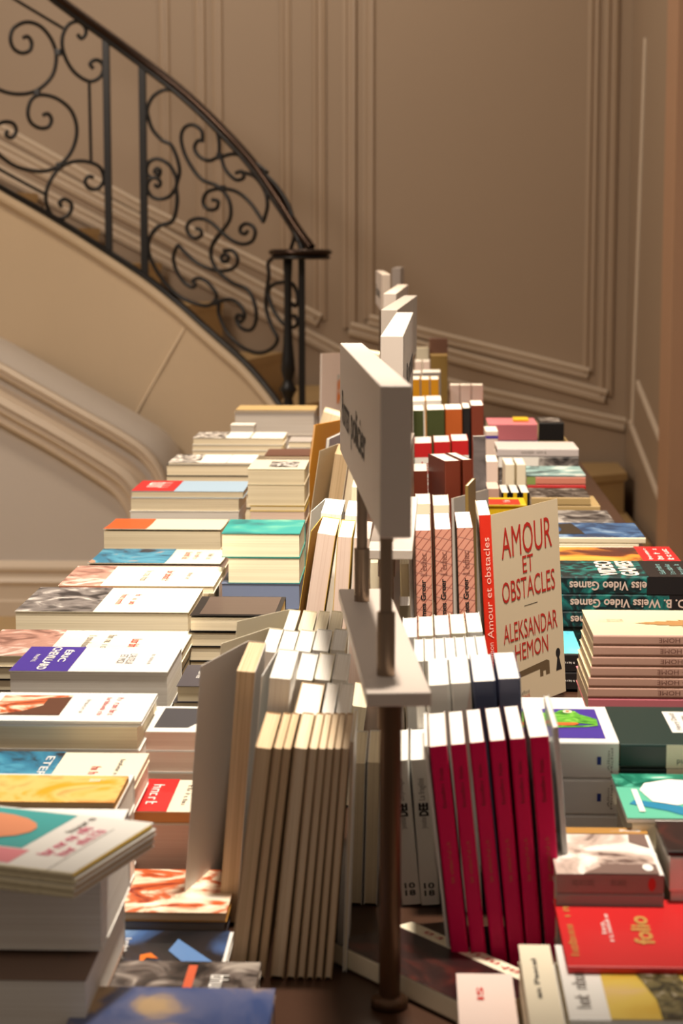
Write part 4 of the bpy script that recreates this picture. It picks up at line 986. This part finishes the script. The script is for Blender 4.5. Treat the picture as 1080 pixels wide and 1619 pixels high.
ftext(b, 'Robert Laffont', .28, .075, .32, .018, K_GREY); ftext(b, 'PAVILLONS', .28, .05, .32, .016, AM)
ftext(b, 'Amour et obstacles', .5, .64, .50, .5, mat('pink_white_ink', (240, 190, 176), .5), face='spine'); ftext(b, 'Aleksandar Hemon', .5, .22, .3, .4, mat('pink_white_ink', (240, 190, 176), .5), face='spine')
# narrow books between the stand posts and the patterned spines
stand('R', 2.22, 646, 653, 880, 652, .10, 'thin white book with black lettering left of the rose brown spines', cover=C_WHITE)
stand('R', 2.34, 632, 648, 892, 637, .10, 'cream spined book seen through the gap under the second sign', cover=C_CREAM, group=None)
stand('R', 2.02, 631, 649, 958, 636, .06, 'small olive grey spined book with a white top in the gap behind the posts', cover=mat('olive_grey_card', (150, 140, 116), .5), pages=PG_WHITE)
stand('R', 2.36, 584, 600, 890, 590, .10, 'cream spined book with grey lettering seen between the two sign posts', cover=C_CREAM)
# farther right rows
fl = mat('clear_grey_flap', (176, 170, 164), .3)
rr = row('R', 2.72, [(657, 681), (685, 711)], [662, 690], [797, 799], .12,
    ['cream book left of its twin, directly behind the rose brown spines', 'cream book with an opened flap, behind the rose brown spines'], 'two cream books behind the rose brown spines', cover=[C_CREAM]*2, pages=PG_WHITE)
stand('R', 2.725, 713, 718, 788, 717, .11, 'thin grey card standing upright beside the cream books', cover=fl, yaw=-28)
stand('R', 2.66, 735, 741, 768, 738, .09, 'thin olive brown book right of the cream pair', cover=OLIVE, yaw=-8)
row('R', 2.98, [(654, 676), (679, 691)], [658, 684], [745, 744], .11,
    ['brown spined book nearest the sign in the third row beyond the opened book', 'book with a grey teal spine between two brown ones'], 'brown and teal spined books beyond the cream pair', cover=[RBROWN, mat('grey_teal_card', (96, 146, 150), .4)], pages=PG_WHITE)
row('R', 2.86, [(703, 730), (732, 748)], [704, 735], [729, 727], .11,
    ['dark red brown book leaning left, right of the grey teal spine', 'second dark red brown book, at the right end beyond the cream pair'], 'dark red brown leaning books', cover=RBROWN, pages=PG_WHITE, yaw=12)
def r8(b, i):
    frect(b, 'spine_stripe', 0, 1, .55, .88, C_WHITE, face='spine'); ftext(b, sc(7, 230+i), .5, .72, .25, .6, K_RED, face='spine')
row('R', 3.30, [(655, 683), (686, 712), (714, 741)], [660, 690, 718], [701, 699, 697], .12,
    ['red and white spined book next to the sign', 'middle one of three red and white spined books', 'red spined book at the right end of three'], 'three red and white spined books', r8, cover=RED, pages=PG_WHITE)
stand('R', 3.18, 748, 768, 690, 752, .02, 'tall glossy grey magazine with a dark photo and red patch, before the brown books', cover=art('grey_magazine_photo', [(50, 46, 46), (120, 112, 112), (150, 142, 140)], 18, (1, 1, .5)), pages=PG_WHITE)
row('R', 3.82, [(653, 670), (675, 703)], [656, 678], [649, 648], .13,
    ['forest green spined book half hidden by the sign', 'wider forest green spined book right of its narrow neighbour'], 'forest green spined books', cover=FOREST, pages=PG_WHITE)
row('R', 3.83, [(704, 731), (732, 744), (745, 765)], [706, 733, 747], [647, 645, 641], .13,
    ['orange brown spined book right of the green ones', 'black spined book between orange brown and red brown ones', 'red brown spined book at the end of the green and brown row'], 'orange to brown spined books', cover=[mat('orange_brown_card', (176, 84, 24), .45), C_BLACK, RBROWN], pages=PG_WHITE)
row('R', 4.12, [(652, 672), (674, 698)], [655, 677], [634, 633], .13, ['white topped book left, before the amber spines', 'white topped book right, before the amber spines'], 'white topped books before the amber spines', cover=C_WHITE, pages=PG_WHITE)
row('R', 4.40, [(652, 664), (666, 679), (681, 694)], [655, 669, 684], [600, 600, 600], .12,
    ['amber spined book at the left of three', 'middle amber spined book of three', 'amber spined book at the right of three'], 'three amber spined books', cover=[AMBER]*3, pages=PG_WHITE)
row('R', 4.42, [(712, 727), (728, 745), (746, 764)], [712, 728, 746], [609, 609, 609], .06,
    ['pale pink spined book at the left of three behind the green row', 'middle pale pink spined book of three', 'pale pink spined book at the right of three'], 'three pale pink spined books', lambda b, i: ftext(b, sc(7, 240), .5, .6, .4, .3, mat('faint_pink_ink', (230, 170, 150), .5), face='spine'), cover=PALEPINK, pages=PG_WHITE)
row('R', 4.75, [(653, 666), (668, 697)], [655, 670], [590, 589], .12, ['grey spined book left, behind the amber spines', 'grey spined book right, behind the amber spines'], 'grey spined books behind the amber ones', cover=C_GREY, pages=PG_WHITE)
stand('R', 4.95, 681, 708, 563, 682, .13, 'tall olive brown spined book standing far back', cover=OLIVE, pages=OLIVE)
row('R', 5.25, [(656, 667), (669, 680)], [657, 670], [572, 572], .12, ['small pinkish spined book left of its twin, far back', 'small pinkish spined book right of its twin, far back'], 'small pinkish spined books far back', cover=PALEPINK, pages=PG_WHITE)
stand('R', 5.52, 658, 678, 551, 659, .12, 'cream topped book standing far back behind the pinkish pair', cover=C_CREAM)
stand('R', 5.60, 679, 708, 536, 680, .10, 'tall brown spined book farthest back beside the sign row', cover=mat('dusty_brown_card', (170, 126, 104), .5), pages=mat('dusty_brown_card', (170, 126, 104), .5))
# small upright books inside the right edge
row('R', 4.05, [(768, 788)], [768], [682], .12, ['white book with a yellow lower spine before the pink book'], None, lambda b, i: (frect(b, 'spine_stripe', 0, 1, 0, .60, mat('mustard_card', (214, 158, 30), .45), face='spine'), frect(b, 'spine_rule', 0, 1, .90, .94, PURPLE, face='spine', layer=2)), cover=PALEPINK, pages=PG_WHITE)
row('R', 3.55, [(769, 788)], [769], [730], .12, ['white book standing alone left of the cream pair'], None, cover=PALEPINK, pages=PG_WHITE)
row('R', 3.45, [(799, 814), (817, 832)], [799, 817], [735, 735], .12, ['cream book left of its twin before the peach spined pile', 'cream book right of its twin before the peach spined pile'], 'two upright cream books', cover=C_CREAM, pages=PG_WHITE)
row('R', 3.2, [(770, 791)], [770], [773], .10, ['dark purple and pink spined book left of the black yellow ones'], None, lambda b, i: frect(b, 'spine_stripe', 0, 1, .82, 1, SALMON, face='spine'), cover=mat('dark_purple_card', (40, 24, 44), .4), pages=PG_PINK)
row('R', 3.1, [(793, 806), (808, 822), (824, 838)], [793, 808, 824], [779, 779, 779], .11, ['black and yellow spined book at the left of three', 'middle black and yellow spined book of three', 'black and yellow spined book at the right of three'], 'three small black and yellow spined books', lambda b, i: frect(b, 'spine_stripe', .25, .7, .3, 1, YELLOW, face='spine'), cover=C_BLACK, pages=PG_WHITE)
pile('R', 2.9, 'with the yellow and red cover', [(772, 832, 797, 801, .08, 'small flat book with a bright yellow and red cover behind the opened book', dict(cover=YELLOW), lambda b: (frect(b, 'cover_picture', 0, .75, .15, 1, mat('signal_red_print', (226, 50, 24), .4)), ftext(b, sc(4, 250), .4, .5, .3, .2, K_WHITE, layer=3)))], gR)

# ------------------------------------------------------------------ upright rows, left of the signs
n8 = 9; xs_t = [403, 432, 447, 464, 482, 499, 515, 528, 539, 552]; xs_b = [360, 386, 402, 421, 441, 462, 481, 497, 511, 526]
def L_row1():
    t = [(403, 429, 386), (432, 446, 402), (447, 460, 418), (464, 486, 448), (488, 502, 466), (503, 515, 481), (516, 527, 495), (528, 539, 509), (540, 552, 524)]
    nm_ = ['brown edged paperback at the left end of the front left row', 'thin brown edged paperback, second from the left in the front left row', 'thin brown edged paperback, third from the left in the front left row'] + \
        ['tan edged paperback, %s from the left in the front left row' % ordn[i] for i in range(3, 8)]+['tan edged paperback at the right end of the front left row']
    for i, (xa, xb, bb) in enumerate(t):
        stand('L', 1.385, xa, xb, 1183, bb, .107, nm_[i], cover=mat('tan_cover_card', (200, 170, 130), .5), pages=mat_pt if i > 2 else mat_pb, group='tan edged paperbacks standing at the front left')
mat_pb = pages_mat('brownish_leaves', (226, 200, 166), (196, 166, 128)); mat_pt = pages_mat('cream_tan_leaves', (236, 218, 192), (208, 184, 150))  # cream page edges with the shade on them worked into the tan colour
L_row1()
stand('L', 1.40, 553, 560, 1172, 548, .10, 'white book behind the right end of the front left row', cover=C_WHITE, pages=PG_CREAM)
# leaning open books left of row one
def openL(Y, xa, xb, yt, bot, w, ang, label, **k):
    b = stand('L', Y, xa, xb, yt, bot, w, label, opn=-ang, **k); b.fp.rotation_euler = (0, -math.radians(ang), 0); return b
GREYC = mat('warm_grey_card', (206, 198, 190), .5)
openL(1.50, 372, 404, 1062, 374, .115, 14, 'book with an opened warm grey cover leaning at the left of the upright rows', cover=GREYC, pages=mat_pb, group='opened books at the left of the upright rows')
openL(1.50, 424, 460, 1073, 428, .108, 3, 'book with a rounded page top right of the opened warm grey cover', cover=C_WHITE, pages=PG_WHITE, group='opened books at the left of the upright rows')
stand('L', 1.50, 464, 504, 1130, 472, .108, 'wide white topped book behind the front left row', cover=mat('tan_cover_card', (200, 170, 130), .5), pages=PG_WHITE, group='opened books at the left of the upright rows')
row('L', 1.50, [(508, 528), (530, 553)], [482+12, 524], [1128, 1128], .105, ['white topped book second from right behind the front left row', 'white topped book at the right end behind the front left row'], 'white topped books behind the front left row', cover=C_WHITE, pages=PG_WHITE)
row('L', 1.615, [(466, 494), (496, 522), (524, 549)], [462, 490, 516], [1075, 1075, 1075], .105, ['white topped book, first from the left in the third left row', 'white topped book, middle one in the third left row', 'white topped book, at the right end in the third left row'], 'white topped books in the third left row', cover=[C_WHITE, C_CREAM, C_WHITE], pages=PG_WHITE)
openL(1.725, 411, 436, 1031, 400, .105, 20, 'book with an opened cream flap left in the fourth left row', cover=C_CREAM, pages=PG_WHITE, group='fourth left row of white topped books')
row('L', 1.725, [(438, 463), (465, 491), (493, 519), (521, 546)], [432, 460, 488, 515], [1031, 1030, 1029, 1028], .095, ['white topped book, %s from the left of four before the sign foot' % ordn[i] for i in range(4)], 'fourth left row of white topped books', cover=[C_WHITE, C_CREAM, C_WHITE, C_CREAM], pages=PG_WHITE)
openL(1.83, 446, 466, 996, 436, .10, 26, 'book with an opened flap at the left of the fifth left row', cover=C_CREAM, pages=PG_WHITE, group='fifth left row of cream topped books')
row('L', 1.83, [(470, 494), (496, 515), (517, 538)], [462, 486, 508], [998, 998, 998], .10, ['cream topped book, %s from the left of three in the fifth left row' % ordn[i] for i in range(3)], 'fifth left row of cream topped books', cover=C_CREAM, pages=PG_CREAM)
# tall pale page block row with the yellow cover
openL(2.13, 500, 531, 846, 484, .13, 3, 'tall book with a mustard yellow cover and pale pink page edges', cover=mat('mustard_yellow_card', (214, 176, 70), .5), pages=PG_PINK, group='tall pale edged books left of the sign post')
row('L', 2.13, [(533, 557), (559, 585)], [537, 570], [849, 851], .13, ['tall pale edged book right of the mustard yellow cover', 'tall pale edged book partly behind the rear sign post'], 'tall pale edged books left of the sign post', cover=[mat('mustard_yellow_card', (214, 176, 70), .5), C_WHITE], pages=PG_PINK)
openL(2.31, 506, 540, 813, 516, .13, 5, 'bluish white book with an opened cover behind the tall pale edged books', cover=C_WHITE, pages=PG_WHITE)
stand('L', 2.31, 545, 572, 815, 560, .13, 'bluish white book right of its opened twin', cover=C_WHITE, pages=PG_WHITE)
stand('L', 2.6, 556, 570, 770, 556, .12, 'small bright cream book near the underside of the big sign', cover=C_CREAM)
# the tall orange book, and those behind it
b = stand('L', 3.25, 496, 499, 672, 470, .16, 'thin deep orange book standing left of the signs', cover=ORANGE2, pages=PG_CREAM, yaw=-14)
def back(b, name, u0, u1, v0, v1, m): return mesh(name, [(u0*b.w, v0*b.h, -.0009), (u0*b.w, v1*b.h, -.0009), (u1*b.w, v1*b.h, -.0009), (u1*b.w, v0*b.h, -.0009)], [(0, 1, 2, 3)], m, b.cov)
for k in range(14): back(b, 'blurb_line', .2, .75-.1*(k % 3), .30+.032*k, .311+.032*k, mat('dark_orange_ink', (170, 96, 20), .5))
openL(2.85, 528, 552, 720, 516, .14, 9, 'cream book with a blank opened cover right of the orange book', cover=C_CREAM, pages=PG_TAN)
stand('L', 3.1, 516, 521, 694, 500, .15, 'thin bluish white book between the orange one and the cream cover', cover=mat('bluish_white_card', (214, 216, 222), .4), pages=PG_WHITE, yaw=-8)
b = stand('L', 4.33, 504, 509, 559, 506, .20, 'tall white book with a small grey and orange picture, far left of the signs', cover=PALEPINK, pages=PG_WHITE, yaw=-55, zb=T+.002)
back(b, 'cover_picture', .25, .80, .62, .84, art('grey_orange_photo', [(150, 146, 140), (196, 190, 182), (210, 120, 60)], 8))
stand('L', 4.0, 508, 545, 660, 502, .10, 'cream book before the tall white one with the picture', cover=C_CREAM)
row('L', 3.9, [(560, 600)], [556], [560], .10, ['cream book peeping between the two nearest signs'], None, cover=C_CREAM, zb=T+.001)

# ------------------------------------------------------------------ in the shade around the nearest pole
def dee(b, i):
    frect(b, 'spine_panel', 0, .001, 0, .001, C_WHITE, face='spine')
    ftext(b, 'DEE', .5, .66, .09, .5, K_BLACK, face='spine', bold=.05)
    ftext(b, 'Les privilèges' if i == 0 else 'La fragilité', .5, .80, .15, .42, K_GREY, face='spine'); ftext(b, 'Jonathan', .5, .57, .08, .36, K_GREY, face='spine')
    ftext(b, '10\n18', .5, .11, .55, .09, K_BLACK, face='spine', rot=1, bold=.02)
row('R', 1.55, [(615, 646), (649, 680)], [636, 666], [1204, 1202], .105, ['white spined paperback with DEE in bold, just right of the dark pole', 'white spined paperback with DEE in bold, next to the crimson row'], 'two white spined paperbacks with DEE in bold', dee, cover=[C_WHITE, C_WHITE], pages=PG_WHITE)
row('L', 1.55, [(556, 578), (580, 602)], [572, 596], [1206, 1205], .105, ['grey white book in shade, left of the dark pole', 'white book in shade directly behind the dark pole'], 'white books in shade behind the dark pole', cover=C_WHITE, pages=PG_CREAM)
stand('R', 1.83, 619, 640, 1118, 624, .10, 'cream spined book with a brown mark in the gap below the sign foot', cover=C_CREAM)
stand('R', 1.83, 642, 664, 1122, 647, .10, 'second cream spined book in the gap below the sign foot', cover=C_CREAM)
stand('L', 1.83, 556, 580, 1118, 558, .10, 'cream book left of the pole in the gap below the sign foot', cover=C_CREAM)
# dark book lying turned at the foot of the pole
q0 = PZ(590, 1625, T+.02); q1 = PZ(528, 1530, T+.02); q2 = PZ(735, 1545, T+.02)
Uv = Vector((-.62, .78, 0)).normalized(); Rv = Vector((Uv.y, -Uv.x, 0))
O = PZ(640, 1668, T+.001)+Rv*.062
b = book('dark red paperback with a cream title strip lying turned at the foot of the pole', O, Rv, Uv, (0, 0, 1), .075, .165, .016, cover=C_CREAM, pages=PG_TAN)
frect(b, 'cover_picture', 0, .80, 0, 1, A_DIM); ftext(b, sc(11, 260), .9, .5, .7, .08, K_RED, rot=1)
